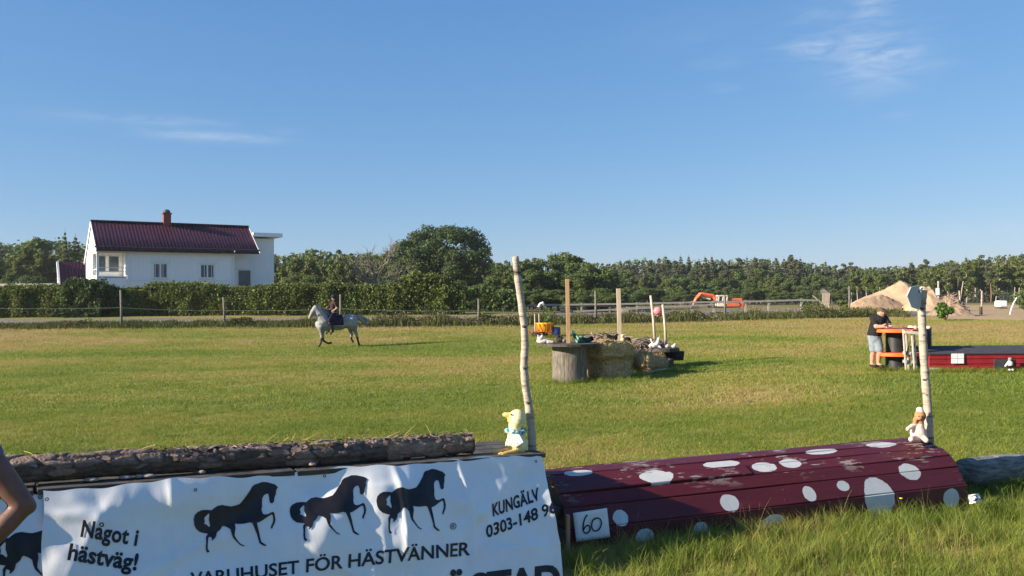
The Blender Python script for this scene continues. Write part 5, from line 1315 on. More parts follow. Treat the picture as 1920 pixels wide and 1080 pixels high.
mb.add(vs, [(i*(G+1)+j, (i+1)*(G+1)+j, (i+1)*(G+1)+j+1, i*(G+1)+j+1) for i in range(G) for j in range(G)])
mb.build('sheet', MT['paper'], ns, True).modifiers.new('t', 'SOLIDIFY').thickness = .0012
six = curve([(1101, 965.5), (1096.5, 973), (1094, 983), (1093.5, 992), (1096, 998.5), (1101, 999.5), (1105.5, 995.5), (1106.5, 989), (1103, 985), (1098, 987.5), (1094.5, 993)])
zero = curve([(1117, 972), (1112, 975.5), (1109.5, 983), (1110.5, 991), (1115, 995.5), (1121.5, 994), (1126.5, 987), (1127.5, 978), (1124, 972.5), (1118, 971.5), (1114.5, 973.5)])
strokes([six, zero], 2.4, .026, 'handwritten_number', ns, on_front)

# grey log past the end of the dotted jump
g0 = gp(1822, 938); gl = thing('grey_log', (0, 0, 0), 'weathered grey log lying in the grass beyond the dotted jump', 'log')
a = on(1805, g0.y+.42); b_ = on(2080, g0.y+1.05); mb = MB(); path = [a.lerp(b_, t)+Vector((0, 0, .165+.012*math.sin(t*9))) for t in np.linspace(0, 1, 40)]
mb.tube(path, [.165*(1+.015*math.sin(i*.9)) for i in range(40)], 18, True, .02); mb.build('trunk', mat('grey_log_wood', (.09, .09, .082), (.27, .265, .245), 5, .9, .9, 16, stretch=(1.2, 1.2, 6)), gl, True)
cs = thing('crumpled_sheet', (0, 0, 0), 'small crumpled paper with a dark curved mark between the dotted jump and the grey log', 'paper')
qd = [(1815, 928), (1835, 925.5), (1841, 940), (1818, 945)]; mb = MB(); vs = []; Yc = 8.72
for i in range(7):
    for j in range(7):
        u_, v_ = i/6, j/6; x = (qd[0][0]*(1-u_)+qd[1][0]*u_)*(1-v_)+(qd[3][0]*(1-u_)+qd[2][0]*u_)*v_; y = (qd[0][1]*(1-u_)+qd[1][1]*u_)*(1-v_)+(qd[3][1]*(1-u_)+qd[2][1]*u_)*v_
        vs.append(at(x, y, Yc+.02*math.sin(u_*7+v_*2)+.015*math.sin(v_*9)))
mb.add(vs, [(i*7+j, (i+1)*7+j, (i+1)*7+j+1, i*7+j+1) for i in range(6) for j in range(6)]); mb.build('sheet', MT['paper'], cs).modifiers.new('t', 'SOLIDIFY').thickness = .002
strokes([curve([(1822, 931), (1828, 929.5), (1832, 933), (1830, 938), (1826, 939)])], 2.0, 0, 'curved_mark', cs, lambda x, y, l_: at(x, y, Yc-.045))

# ------------------------------------------------------------------ log jump with the banners
TR = at(1015, 852, 6.93); TL = at(80, 921, 5.34)
bu = (TR-TL); BL = bu.length; bu.normalize()
bh = Vector((bu.x, bu.y, 0)).normalized(); bn = Vector((bh.y, -bh.x, 0))      # bn: towards the viewer
bd_ = (bn*.345+Vector((0, 0, -.85))).normalized(); bN = bu.cross(bd_); bN = -bN if bN.dot(bn) < 0 else bN
bN.normalize()
rs = np.random.default_rng(41)
cre = []
for i in range(46):      # creases: ridges along random lines over the sheet
    ang_ = rs.choice([rs.normal(1.35, .28), rs.normal(.55, .35), rs.normal(2.3, .4)]); cre.append((rs.uniform(-.6, 3.8), rs.uniform(0, 1.0), ang_, rs.uniform(.012, .06), rs.uniform(-.015, .016), rs.uniform(.12, .6)))
for i in range(60):      # fine upright creases where the cloth hangs
    cre.append((rs.uniform(-.6, 3.6), rs.uniform(.0, .9), rs.normal(1.5, .13), rs.uniform(.012, .035), rs.uniform(-.007, .008), rs.uniform(.12, .45)))
def wrinkle(s, t):
    s = np.asarray(s, float); t = np.asarray(t, float); z = np.zeros_like(s)
    for (s0, t0, a, wd, am, ln) in cre:
        d = (s-s0)*math.sin(a)-(t-t0)*math.cos(a); l_ = (s-s0)*math.cos(a)+(t-t0)*math.sin(a)
        z += am*np.exp(-(d/wd)**2-(l_/ln)**2)
    for x0, am in ((.72, .016), (1.48, -.013), (2.22, .015), (2.74, .015)):   # old fold lines
        z += am*np.exp(-((s-x0-.02*np.sin(t*5))/.022)**2)
    z += .125*(vnoise(s, t*.8, 1.9, 3)-.5)+.030*(vnoise(s, t, 4.2, 9)-.5)+.02*np.sin(s*2.9+.6)+.020*(vnoise(s, t, 6.0, 4)-.5)+.006*(vnoise(s, t, 14.0, 5)-.5)+.012*np.sin(s*5.2+1.1*np.sin(t*3))*np.clip(t*2, 0, 1)
    return z*np.clip(t*5+.25, 0, 1)
def bpt(s, t, lift=0, back=0):
    z = float(wrinkle(s, t)); return TL+bu*s+bd_*t+bN*(z+lift-back+.022)
def bst(px, py):
    d = ray(px, py); tt = (TL-CAM).dot(bN)/d.dot(bN); h = CAM+d*tt-TL; c = bu.dot(bd_)
    a, b2 = h.dot(bu), h.dot(bd_); t = (b2-a*c)/(1-c*c); return a-t*c, t
def cloth(name, s_of_t0, s_of_t1, T, back, ns_=190, nt_=64, over=0, top=None):
    S, TT = np.meshgrid(np.linspace(0, 1, ns_), np.linspace(0, T, nt_)); L0 = s_of_t0(TT); S = L0+(s_of_t1(TT)-L0)*S
    if top is not None: TT = TT+(1-TT/T)*top(S)
    Z = wrinkle(S+over, TT)+.022-back
    V = np.array(TL)[None, None]+np.array(bu)[None, None]*S[..., None]+np.array(bd_)[None, None]*TT[..., None]+np.array(bN)[None, None]*Z[..., None]
    ix = np.arange(ns_*nt_).reshape(nt_, ns_); F = np.stack([ix[:-1, :-1], ix[:-1, 1:], ix[1:, 1:], ix[1:, :-1]], -1).reshape(-1, 4)
    return np_mesh(name, V.reshape(-1, 3), F, smooth=True)
MT['tarp'] = mat('white_banner_vinyl', (.74, .745, .76), (.82, .82, .82), 3.5, .42, .03, 60, .45)
bn1 = thing('banner', (0, 0, 0), 'white banner with three black horses and shop lettering hung on the log jump', 'banner')
r0, r1 = bst(1015, 853), bst(1055, 1080); l0, l1 = bst(81, 921), bst(79, 1075)
sl1 = lambda t: l0[0]+(l1[0]-l0[0])*(t-l0[1])/(l1[1]-l0[1])+.006*np.sin(t*14)
sr1 = lambda t: r0[0]+(r1[0]-r0[0])*(t-r0[1])/(r1[1]-r0[1])+.012*np.sin(t*11+.5)+.03*np.clip(.1-t, 0, .1)*-6
o = link('cloth', cloth('banner_cloth', sl1, sr1, .93, 0, top=lambda s: .012*np.sin(s*6)+.006*np.sin(s*23)), MT['tarp'], bn1)
bn0 = thing('banner', (0, 0, 0), 'second banner with a cut-off black horse hung behind the elbow of the bystander', 'banner')
q0 = bst(64, 930)
link('cloth', cloth('banner_cloth', lambda t: t*0-1.5, lambda t: t*0+.16, .93, .034, 90, 60, 0, top=lambda s: .02+.02*np.sin(s*9)), MT['tarp'], bn0)

def print_mesh(me, to_px, name, parent, back=0, lift=.004, clip=None, m=None, over=0):
    """flat print carried onto the cloth; to_px maps mesh x, y to the picture position it has on the sheet"""
    bm = bmesh.new(); bm.from_mesh(me)
    for v in bm.verts: p = to_px(v.co.x, v.co.y); s, t = bst(*p); v.co = (s, t, 0)
    bmesh.ops.dissolve_limit(bm, angle_limit=.02, verts=bm.verts, edges=bm.edges)
    xs = [v.co.x for v in bm.verts]; ys_ = [v.co.y for v in bm.verts]
    for ax, lo, hi in ((0, min(xs), max(xs)), (1, min(ys_), max(ys_))):
        x = lo+.017
        while x < hi:
            no = Vector((1, 0, 0)) if ax == 0 else Vector((0, 1, 0)); co = no*x
            bmesh.ops.bisect_plane(bm, geom=bm.verts[:]+bm.edges[:]+bm.faces[:], plane_co=co, plane_no=no); x += .017
    if clip is not None:
        bmesh.ops.bisect_plane(bm, geom=bm.verts[:]+bm.edges[:]+bm.faces[:], plane_co=(clip, 0, 0), plane_no=(1, 0, 0), clear_outer=True)
    for v in bm.verts:
        s, t = v.co.x, v.co.y; z = float(wrinkle(s+over, t)); v.co = TL+bu*s+bd_*t+bN*(z+.022-back+lift)
    bmesh.ops.recalc_face_normals(bm, faces=bm.faces)
    for f in bm.faces:
        if f.normal.dot(bN) < 0: f.normal_flip()
        f.smooth = True
    m2 = bpy.data.meshes.new(name); bm.to_mesh(m2); bm.free(); return link(name, m2, m or MT['print'], parent)
def text_mesh(s, bold=.0, shear=0, space=1.0):
    c = bpy.data.curves.new('t', 'FONT'); c.body = s; c.offset = bold; c.shear = shear; c.space_character = space; c.resolution_u = 4; c.fill_mode = 'FRONT'
    me = evaluated_mesh(bpy.data.objects.new('t', c)); bpy.data.curves.remove(c); return me
def put_text(s, a, b, hpx, name, parent, bold=.02, shear=0, space=1.0, lean=0.0):
    """baseline from pixel a to pixel b, capital height hpx"""
    me = text_mesh(s, bold, shear, space); xs = [v.co.x for v in me.vertices]; x0, x1 = min(xs), max(xs)
    caps = max(v.co.y for v in text_mesh('H', 0).vertices)
    ax, ay = a; bx, by = b; L_ = math.hypot(bx-ax, by-ay)
    def f(x, y):
        t = (x-x0)/(x1-x0); h = y/caps*hpx; return ax+(bx-ax)*t + h*lean, ay+(by-ay)*t - h
    return print_mesh(me, f, name, parent)
put_text('Nagot i', (150, 1008), (258, 1024.5), 29, 'lettering', bn1, .030, .12, 1.06, .08)
def ring(c, rx, ry, wd, name, parent):
    mb = MB(); n = 20; mb.add([(c[0]+rx*k_*math.cos(i*2*math.pi/n), c[1]+ry*k_*math.sin(i*2*math.pi/n), 0) for k_ in (1, 1-wd) for i in range(n)], [(i, (i+1) % n, n+(i+1) % n, n+i) for i in range(n)])
    print_mesh(mb.mesh('ring'), lambda x, y: (x, y), name, parent)
ring((189.5, 987.5), 4.6, 4.2, .45, 'ring_accent', bn1)
put_text('hästväg!', (125.5, 1051.5), (257, 1071), 30, 'lettering', bn1, .030, .12, 1.02, .08)
put_text('VARUHUSET FÖR HÄSTVÄNNER', (357, 1097.5), (879, 1041), 23.5, 'lettering', bn1, .020)
put_text('KUNGÄLV', (920, 970), (1010, 937.5), 21.5, 'lettering', bn1, .032, .10, 1.05, -.16)
put_text('0303-148 96', (909.5, 1009.5), (1037, 962.5), 20.5, 'lettering', bn1, .026, .06, 1.0, -.16)
put_text('ÖSTAD', (825, 1134), (1047, 1109), 48, 'lettering', bn1, .045)
put_text('®', (839.5, 995), (852.5, 993.6), 11.5, 'trade_mark_sign', bn1, .004)
HO = [(1100,170),(1080,200),(1078,260),(1062,310),(1055,370),(1035,392),(1010,385),(1000,350),(995,300),(985,255),(960,250),(930,272),(912,310),(910,370),(913,430),(905,470),(915,520),(935,545),(980,545),(1040,515),(1062,530),(1072,570),(1082,620),(1075,670),(1052,720),(1046,750),(1025,746),(1030,710),(1050,660),(1052,610),(1045,570),(1030,550),(990,575),(930,620),(890,645),(855,655),(865,700),(885,780),(900,860),(915,930),(950,960),(980,985),(960,994),(920,970),(893,945),(878,880),(856,800),(826,720),(798,650),(760,640),(700,652),(640,650),(590,640),(600,700),(590,770),(590,820),(620,870),(665,930),(720,965),(710,975),(660,947),(610,890),(568,840),(550,790),(535,720),(500,690),(450,665),(430,680),(410,720),(370,755),(365,790),(352,830),(332,850),(318,868),(303,860),(315,840),(300,820),(272,810),(264,850),(260,920),(262,980),(290,1025),(262,1037),(243,1010),(236,950),(239,880),(236,810),(262,765),(220,757),(160,737),(110,692),(85,640),(74,560),(85,500),(120,460),(170,438),(230,437),(290,446),(320,420),(360,390),(420,378),(480,392),(530,402),(580,392),(640,372),(680,320),(720,255),(755,200),(775,150),(800,122),(850,105),(900,85),(960,90),(1010,108),(1060,125)]
HH = [(255,485),(266,510),(262,570),(275,620),(284,655),(268,673),(240,640),(208,625),(215,590),(205,545),(235,510)]
def horse_mesh():
    c = bpy.data.curves.new('h', 'CURVE'); c.dimensions = '2D'; c.fill_mode = 'BOTH'
    for poly in (HO, HH):
        s = c.splines.new('POLY'); s.points.add(len(poly)-1); s.use_cyclic_u = True
        for p, (x, y) in zip(s.points, poly): p.co = (x, y, 0, 1)
    me = evaluated_mesh(bpy.data.objects.new('h', c)); bpy.data.curves.remove(c); return me
SRC = [(1100, 170), (262, 1035), (75, 560)]
def affine(dst):
    M_ = np.array([[x, y, 1] for x, y in SRC], float); A_ = np.linalg.solve(M_, np.array(dst, float)); return lambda x, y: tuple(np.array([x, y, 1.0]) @ A_)
for dst in ([(520.6, 914.4), (390.5, 1034.8), (363.5, 973.7)], [(684.3, 902), (568.7, 1017), (542.3, 958.9)], [(832.7, 892), (724.4, 1004.2), (699.7, 942.6)]):
    print_mesh(horse_mesh(), affine(dst), 'horse_emblem', bn1)
print_mesh(horse_mesh(), affine([(166, 958), (9, 1102), (-24, 1030)]), 'horse_emblem', bn0, .034, clip=.09)
for px, py in ((75, 932), (88, 938), (608, 893), (365, 921), (1003, 866)):
    s, t = bst(px, py); c = bpt(s, t, .005, .034 if px < 80 else 0); q = bN.to_track_quat('Z', 'Y').to_matrix(); mb = MB(); vs = []
    for rr_ in (.006, .011):
        for k_ in range(12): vs.append(c+q@Vector((rr_*math.cos(k_*.5236), rr_*math.sin(k_*.5236), 0)))
    mb.add(vs, [(k_, (k_+1) % 12, 12+(k_+1) % 12, 12+k_) for k_ in range(12)]).build('eyelet', MT['steel'], bn0 if px < 80 else bn1)

lj = thing('log_jump', (0, 0, 0), 'board-fronted jump with a weathered top board carrying the bark log', 'jump')
bk_ = -bn
def jpt(s, dep, dz): p = TL+bu*s; return p+bk_*dep+Vector((0, 0, dz))
for s0, s1, o_ in ((-1.6, -.05, 0), (-.03, 1.52, .004), (1.54, BL+.03, -.002)):
    MB().bar(jpt(s0, .055, -.004+o_), jpt(s1, .055, -.004+o_), .15, .034).build('top_board', MT['darkboard'], lj, bevel=.004)
    for d_ in (.33, .52, .71): MB().bar(jpt(s0, d_, -.02+o_), jpt(s1, d_, -.02+o_), .175, .034).build('rear_board', MT['darkboard'], lj)
for i in range(5):
    a = TL+bu*-1.55+bd_*(.10+.19*i)-bN*.10; b2 = TL+bu*(BL-.01)+bd_*(.10+.19*i)-bN*.10
    me = Matrix((bu, bd_, bN)).transposed(); mb = MB().box((a+b2)/2, ((b2-a).length, .175, .022), me); mb.build('front_board', MT['darkboard'], lj)
for s_ in (-1.5, .0, 1.6, BL-.08):
    a = jpt(s_, .16, -.05); MB().bar((a.x, a.y, gz(a.x, a.y)-.1), a, .09, .09, (0, 1, 0)).build('post', MT['darkboard'], lj)
    c0, c1 = jpt(s_, .11, -.03), jpt(s_, .30, -.04); MB().bar(c0, c1, .08, .04).build('cross_block', MT['darkboard'], lj)
    c1 = jpt(s_, .95, 0); MB().bar((c1.x, c1.y, gz(c1.x, c1.y)-.1), jpt(s_, .78, -.04), .08, .06, (0, 1, 0)).build('strut', MT['darkboard'], lj)

for i in range(4):
    z_ = .12+.19*i; MB().bar(jpt(-1.5, .86+.02*i*0, -.0)-Vector((0, 0, z_)), jpt(BL, .86, 0)-Vector((0, 0, z_)), .03, .17).build('back_board', MT['darkboard'], lj)
for i in range(3):
    z_ = .14+.2*i; MB().bar(jpt(BL+.0, .10, -z_), jpt(BL+.0, .84, -z_), .028, .18).build('end_board', MT['darkboard'], lj)

# the bark log on the top boards
lg = thing('bark_log', (0, 0, 0), 'long bark log with curling loose bark lying on the banner jump', 'log')
def lat(px, py, s_hint, dep): return None
LA = jpt(-.55, .195, .096); LB_ = jpt(BL-.52, .195, .084)
BARKL = (LB_-LA).length; NS, NA = 420, 72; ax = (LB_-LA).normalized(); e1 = ax.cross(Vector((0, 0, 1))).normalized(); e2 = e1.cross(ax)
V = np.zeros((NS, NA, 3)); colr = np.zeros((NS, NA, 3)); 
for i in range(NS):
    t = i/(NS-1); c = LA.lerp(LB_, t)+e2*(.012*math.sin(t*7))+e1*(.01*math.sin(t*11)); rbase = .084-.012*t
    for j in range(NA):
        a = 2*math.pi*j/NA; q = Vector((t*13, math.cos(a)*1.1, math.sin(a)*1.1))
        vq = Vector((t*BARKL/.15+.35*noise.noise(q*1.3), math.cos(a)*1.5, math.sin(a)*1.5)); vd, vp = noise.voronoi(vq); crack = max(0, 1-(vd[1]-vd[0])/.16); cell = noise.cell(vp[0]*7.31+Vector((3.1, 1.7, 9.2)))
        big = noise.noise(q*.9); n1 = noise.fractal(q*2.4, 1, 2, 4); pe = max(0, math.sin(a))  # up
        flake = noise.noise(Vector((t*9+3, math.cos(a)*1.6, math.sin(a)*1.6))); ridge = abs(noise.noise(q*4.5))
        up_ = math.sin(a)+.35*noise.noise(Vector((t*7, 5.1, 0)))            # bark is left on the upper side, the flank is worn smooth
        onb = 1 if (up_ > .05 and cell > .12) or (up_ > -.5 and cell > .72) else 0
        if t > .80: onb = 1 if cell > .62 else 0
        r = rbase*(1+.05*big)+.004*n1+((.005+.014*cell-.012*crack*crack) if onb else -.003*ridge)
        V[i, j] = c+e1*math.cos(a)*r+e2*math.sin(a)*r
        tone = (.72+.5*cell-.62*crack) if onb else .85+.3*n1-.25*ridge
        base_ = np.array([.20, .142, .115]) if onb else (np.array([.33, .245, .19]) if t > .80 or cell > .9 else np.array([.15, .115, .098]))
        if onb and pe > .35: base_ = base_*1.6  # sunlit top put into the colour: upward-facing bark is brightened
        colr[i, j] = np.clip(base_*tone, .02, .6)
ix = np.arange(NS*NA).reshape(NS, NA); F = np.stack([ix[:-1], np.roll(ix, -1, 1)[:-1], np.roll(ix, -1, 1)[1:], ix[1:]], -1).reshape(-1, 4)
MT['barklog'] = mat('flaking_bark', (.72, .70, .68), (1.18, 1.16, 1.14), 22, .93, .6, 60, .12, attr='col', detail=8)
link('trunk', np_mesh('bark_log', V.reshape(-1, 3), F, {'col': colr.reshape(-1, 3)}), MT['barklog'], lg)
for c, sgn in ((LA, -1), (LB_, 1)):
    mb = MB(); pr_ = []
    for rr_ in (.080, .06, .035, .012): pr_.append([c+ax*sgn*.004+(e1*math.cos(k_*.3142)+e2*math.sin(k_*.3142))*rr_*(1+.05*math.sin(k_*2.1)) for k_ in range(20)])
    mb.add(sum(pr_, []), [(r_*20+k_, r_*20+(k_+1) % 20, (r_+1)*20+(k_+1) % 20, (r_+1)*20+k_) for r_ in range(3) for k_ in range(20)]+[tuple(60+k_ for k_ in range(20))]); mb.build('cut_end', MT['peeled'], lg)
rs = np.random.default_rng(6); mb = MB()
for i in range(330):     # loose curling bark, mostly along the crest
    t = rs.random()**.9; a = rs.normal(1.4, .42); c = LA.lerp(LB_, t); r = .096-.010*t+rs.uniform(-.004, .008)
    p = c+e1*math.cos(a)*r+e2*math.sin(a)*r; nn = (e1*math.cos(a)+e2*math.sin(a)); tn = ax.cross(nn)
    l_, w_ = rs.uniform(.008, .030), rs.uniform(.006, .017); dd_ = (ax*rs.choice([-1, 1])+tn*rs.normal()*.5).normalized(); ss = nn.cross(dd_); cu_ = rs.uniform(.05, .55)
    mb.add([p-dd_*l_-ss*w_, p-dd_*l_+ss*w_, p+ss*w_*1.1+nn*.004, p-ss*w_*1.1+nn*.004, p+dd_*l_+ss*w_*.6+nn*l_*cu_, p+dd_*l_-ss*w_*.6+nn*l_*cu_], [(0, 1, 2, 3), (3, 2, 4, 5)])
tag(mb.build('loose_bark', MT['flake'], lg), kind='stuff')
mb = MB()
for i in range(45):
    t = rs.random(); a = rs.normal(1.7, .5); c = LA.lerp(LB_, t); p = c+(e1*math.cos(a)+e2*math.sin(a))*.096; d = (ax*rs.normal()+e1*rs.normal()*.7+e2*rs.normal()*.5).normalized()*rs.uniform(.03, .11)
    mb.tube([p-d, p+e2*.012, p+d], [.0022, .002, .001], 3, False)
tag(mb.build('dry_straw', MT['strawb'], lg), kind='stuff')
for px, py, r in ((236, 889, 11), (279, 886, 13), (262, 884, 6), (172, 899, 13), (380, 877, 7), (590, 871, 7)):
    s, t = bst(px, py); p = jpt(s, .085, .022); k_ = r/ppm(p.y); MB().ell((0, 0, 0), (k_*1.15, k_*.7, .013), 14).build('bracket_fungus', MT['fungus'], lg, True, loc=p+Vector((0, 0, .012)))

# ------------------------------------------------------------------ birch poles, sign, toys on the jumps
def birch(name, pts, Y, w_, label, knots=()):
    P_ = [at(px, py, Y) for px, py in pts]; o = thing(name, P_[0], label, 'pole'); k_ = ppm(Y); path = []; rad = []
    for i in range(len(P_)-1):
        for j in range(6):
            t = j/6; path.append(P_[i].lerp(P_[i+1], t)-P_[0]); rad.append((w_[0]+(w_[1]-w_[0])*((i+t)/(len(P_)-1)))/2/k_*(1+.05*math.sin((i*6+j)*1.9)+.03*math.sin((i*6+j)*.7)))
    path.append(P_[-1]-P_[0]); rad.append(w_[1]/2/k_)
    MB().tube(path, rad, 16, True, .04).build('stem', MT['birch'], o, True)
    for px, py in knots:
        c = at(px, py, Y-.02)-P_[0]; MB().ell((0, 0, 0), (.020, .028, .014), 10).tube([(0, 0, 0), (.022, -.025, .014)], [.010, .006], 6).build('knot', MT['stump'], o, True, loc=c)
    return o
birch('birch_pole', [(998.5, 850), (996, 800), (991.5, 762), (985.5, 725), (982.2, 688), (984.5, 648), (983, 610), (977.5, 570), (970.5, 518), (966, 481)], 7.08, (15.5, 13), 'slightly crooked birch pole at the banner end, behind the yellow plush duck', ((990, 755), (983, 612), (984, 690)))
YR = coop_uv(1742, 830); pr_ = CAM+ray(1742, 829)*(YR[0] if YR else 9.2/ray(1742, 829).y); YP = pr_.y+.05
birch('birch_pole', [(1743, 831), (1740.5, 777), (1735.5, 716), (1732, 667), (1730, 627), (1728, 581), (1730, 560), (1731.5, 544)], YP, (15.5, 13.5), 'birch pole carrying the grey six-sided sign above the dotted jump', ((1733, 712), (1731, 628), (1737, 740)))
sgp = at(1718, 558, YP-.07); so = thing('road_sign', sgp, 'grey six-sided sign plate turned edgeways on top of the birch pole', 'sign')
pts = [(1708.5, 538), (1722.5, 535), (1731.5, 566), (1723, 580), (1709, 575.5), (1701, 555)]
dep = lambda px: (px-1701)/30*.16-.08
vs = [at(px, py, YP-.09+dep(px))-sgp for px, py in pts]; mb = MB(); back_ = Vector((-.008, .010, 0)); mb.add(vs+[v+back_ for v in vs], [tuple(range(6)), tuple(range(11, 5, -1))]+[(i, i+6, (i+1) % 6+6, (i+1) % 6) for i in range(6)])
mb.build('plate', MT['signback'], so)
MB().ell(at(1721, 547, YP-.045)-sgp, (.02, .015, .02), 10).build('bolt', MT['steel'], so, True); MB().tube([at(1721, 547, YP-.04)-sgp, at(1729, 549, YP-.02)-sgp], .008, 6).build('bracket', MT['trim'], so)
MB().tube([at(1726, 545, YP-.03)-sgp, at(1729, 539, YP-.02)-sgp], [.012, .014], 8).build('wire_tie', MT['trim'], so)

# yellow plush duck seated on the end of the top board
Yd = 7.0; dk0 = at(969, 849, Yd); kd = ppm(Yd)
def D(px, py, dy=0): return Vector(((px-969)/kd, dy, (849-py)/kd))
b = MB(); b.ell(D(969, 833), (.092, .085, .085), 16); b.cap(D(969, 830), .088, D(966, 812), .060)
b.ell(D(966, 810), (.058, .06, .05), 14); b.ell(D(970.5, 785), (.072, .07, .075), 16); b.cap(D(966, 800), .052, D(967, 792), .055)
b.cap(D(962, 780, -.01), .030, D(947, 777, -.02), .020); b.cap(D(962, 790, -.02), .024, D(955, 788, -.03), .016)
b.cap(D(975, 812, -.05), .022, D(970, 828, -.095), .030); b.cap(D(961, 812, .05), .022, D(956, 830, .06), .03)
def dcol(c):
    if c.x < D(958, 0).x and D(0, 792).z < c.z < D(0, 770).z: return (.86, .68, .24)
    return (.84, .77, .42)
dk = thing('plush_duck', dk0, 'pale yellow plush duck with a printed neckerchief leaning on the crooked birch pole', 'plush toy')
blob(b, 'body', MT['fur'], dk, .0075, 5, dcol)
b = MB(); b.cap(D(957, 843, -.05), .028, D(936, 844, -.09), .022); b.ell(D(931, 844, -.10), (.045, .03, .018), 12); b.cap(D(966, 845, -.07), .026, D(948, 846, -.13), .022); b.ell(D(942, 846, -.14), (.038, .03, .018), 12)
blob(b, 'foot', MT['fur'], dk, .007, 3, lambda c: (.72, .45, .15))
b = MB(); nf = 22
ring = [D(966.5, 808, 0)+Vector((math.cos(t)*.070, math.sin(t)*.072, .010*math.sin(t*2))) for t in np.linspace(0, 2*math.pi, nf)]
b.tube(ring, .020, 8, False); blob_o = b.build('neckerchief', MT['bandana'], dk, True)
b = MB(); b.add([D(962, 809, -.078), D(973, 811, -.082), D(981, 825, -.118), D(968, 833, -.125), D(965, 822, -.120)], [(0, 1, 2), (0, 2, 4), (4, 2, 3)]); b.build('neckerchief_corner', MT['paper'], dk).modifiers.new('t', 'SOLIDIFY').thickness = .006
for px, py in ((959.5, 776),): MB().ell(D(px, py, -.055), .008, 8).build('eye', MT['black'], dk, True)

# pink plush animal on the dotted jump
Yp = YP-.12; pk0 = at(1722, 826, Yp); kp = ppm(Yp)
def E(px, py, dy=0): return Vector(((px-1722)/kp, dy, (826-py)/kp))
b = MB(); b.ell(E(1722, 812), (.085, .08, .09), 16); b.cap(E(1721, 806), .068, E(1724, 795), .05); b.ell(E(1726, 780), (.060, .06, .065), 14); b.ell(E(1725.5, 769), (.04, .04, .035), 10)
b.cap(E(1712, 797, -.02), .028, E(1697.5, 803, -.06), .022); b.cap(E(1712, 820, -.04), .034, E(1699, 820, -.12), .030)
b.cap(E(1729, 820, -.05), .03, E(1726, 822, -.13), .028); b.cap(E(1715, 786, -.02), .026, E(1714, 796, -.03), .018); b.ell(E(1721, 783, -.055), (.03, .025, .024), 10)
def pcol(c):
    if c.z > E(0, 771.5).z: return (.80, .66, .56)
    if c.z > E(0, 794).z: return (.45, .22, .11)
    return (.80, .60, .50)
pk = thing('plush_toy', pk0, 'pale pink plush animal with a brown head leaning on the birch pole with the sign', 'plush toy'); blob(b, 'body', MT['fur'], pk, .008, 4, pcol)
for dx in (-3.5, 2.5): MB().ell(E(1722+dx, 779.5, -.060), .007, 8).build('eye', MT['black'], pk, True)

# ------------------------------------------------------------------ bystander at the picture edge, elbow out
YB_ = 4.2; kb = ppm(YB_); py0 = at(0, 900, YB_); bx = at(-95, 900, YB_).x; by = gz(bx, YB_)
ps_ = thing('person', Vector((bx, YB_, by)), 'bystander with a bare bent arm and violet sleeve standing by the banners', 'person')
def B_(px, py, dy=0): p = at(px, py, YB_); return Vector((p.x-bx, dy, p.z-by))
b = MB(); sh_ = B_(-28, 852); el = B_(38, 950, .03); wr = B_(-30, 1040, -.10)
b.cap(sh_, .068, sh_.lerp(el, .5), .062); b.cap(sh_.lerp(el, .5), .062, el, .052); b.cap(el, .050, el.lerp(wr, .35), .052); b.cap(el.lerp(wr, .35), .052, wr, .032); b.ell(el+Vector((.012, .012, -.008)), (.043, .04, .043), 12)
hd = (wr-el).normalized(); b.cap(wr, .034, wr+hd*.06, .036)
for q in range(4): b.cap(wr+hd*.07+Vector((0, (q-1.5)*.02, 0)), .011, wr+hd*(.14+.01*(q in (1, 2)))+Vector((-.02, (q-1.5)*.021, .01)), .008)
b.cap(wr+hd*.03+Vector((0, -.035, 0)), .013, wr+hd*.08+Vector((-.01, -.06, 0)), .010)
lx = -.06
sh2 = Vector((-.46, .05, sh_.z)); el2 = Vector((-.56, .1, el.z-.02)); wr2 = Vector((-.52, -.12, el.z-.22)); b.cap(sh2, .066, el2, .05); b.cap(el2, .05, wr2, .032); b.cap(wr2, .034, wr2+Vector((0, -.05, -.06)), .034)
nk = Vector((-.22, 0, sh_.z+.08)); b.cap(nk, .06, nk+Vector((0, -.02, .1)), .055); b.ell(nk+Vector((0, -.03, .21)), (.085, .1, .125), 16); b.ell(nk+Vector((0, -.13, .20)), (.017, .025, .025), 8)
for s_ in (-1, 1): b.ell(nk+Vector((s_*.085, -.01, .2)), (.015, .03, .035), 8)
zh = sh_.z-.52
b.cap(Vector((-.22, .02, zh)), .15, Vector((-.22, 0, sh_.z-.1)), .17)
for s_ in (-.10, .10): b.cap(Vector((-.22+s_, .02, zh-.03)), .10, Vector((-.22+s_*1.1, 0, zh*.5)), .065); b.cap(Vector((-.22+s_*1.1, 0, zh*.5)), .062, Vector((-.22+s_*1.1, .03, .08)), .042); b.cap(Vector((-.22+s_*1.1, .03, .05)), .042, Vector((-.22+s_*1.1, -.14, .04)), .04)
blob(b, 'body', MT['shadeskin'], ps_, .011, 4)
s = MB(); s.cap(Vector((-.22, .02, zh)), .175, Vector((-.22, 0, sh_.z-.10)), .19); s.ell(Vector((-.22, .01, sh_.z-.03)), (.24, .13, .10), 14)
for a_, e_ in ((sh_, el), (sh2, el2)): s.cap(a_.lerp(Vector((-.22, 0, sh_.z)), .12), .083, a_.lerp(e_, .02), .078)
blob(s, 'shirt', MT['violetcloth'], ps_, .014, 3)
s = MB(); s.cap(Vector((-.22, .02, zh-.02)), .18, Vector((-.22, .02, zh-.06)), .175)
for s_ in (-.10, .10): s.cap(Vector((-.22+s_, .02, zh-.05)), .115, Vector((-.22+s_*1.1, .01, .15)), .075)
blob(s, 'trousers', MT['navy'], ps_, .016, 3)
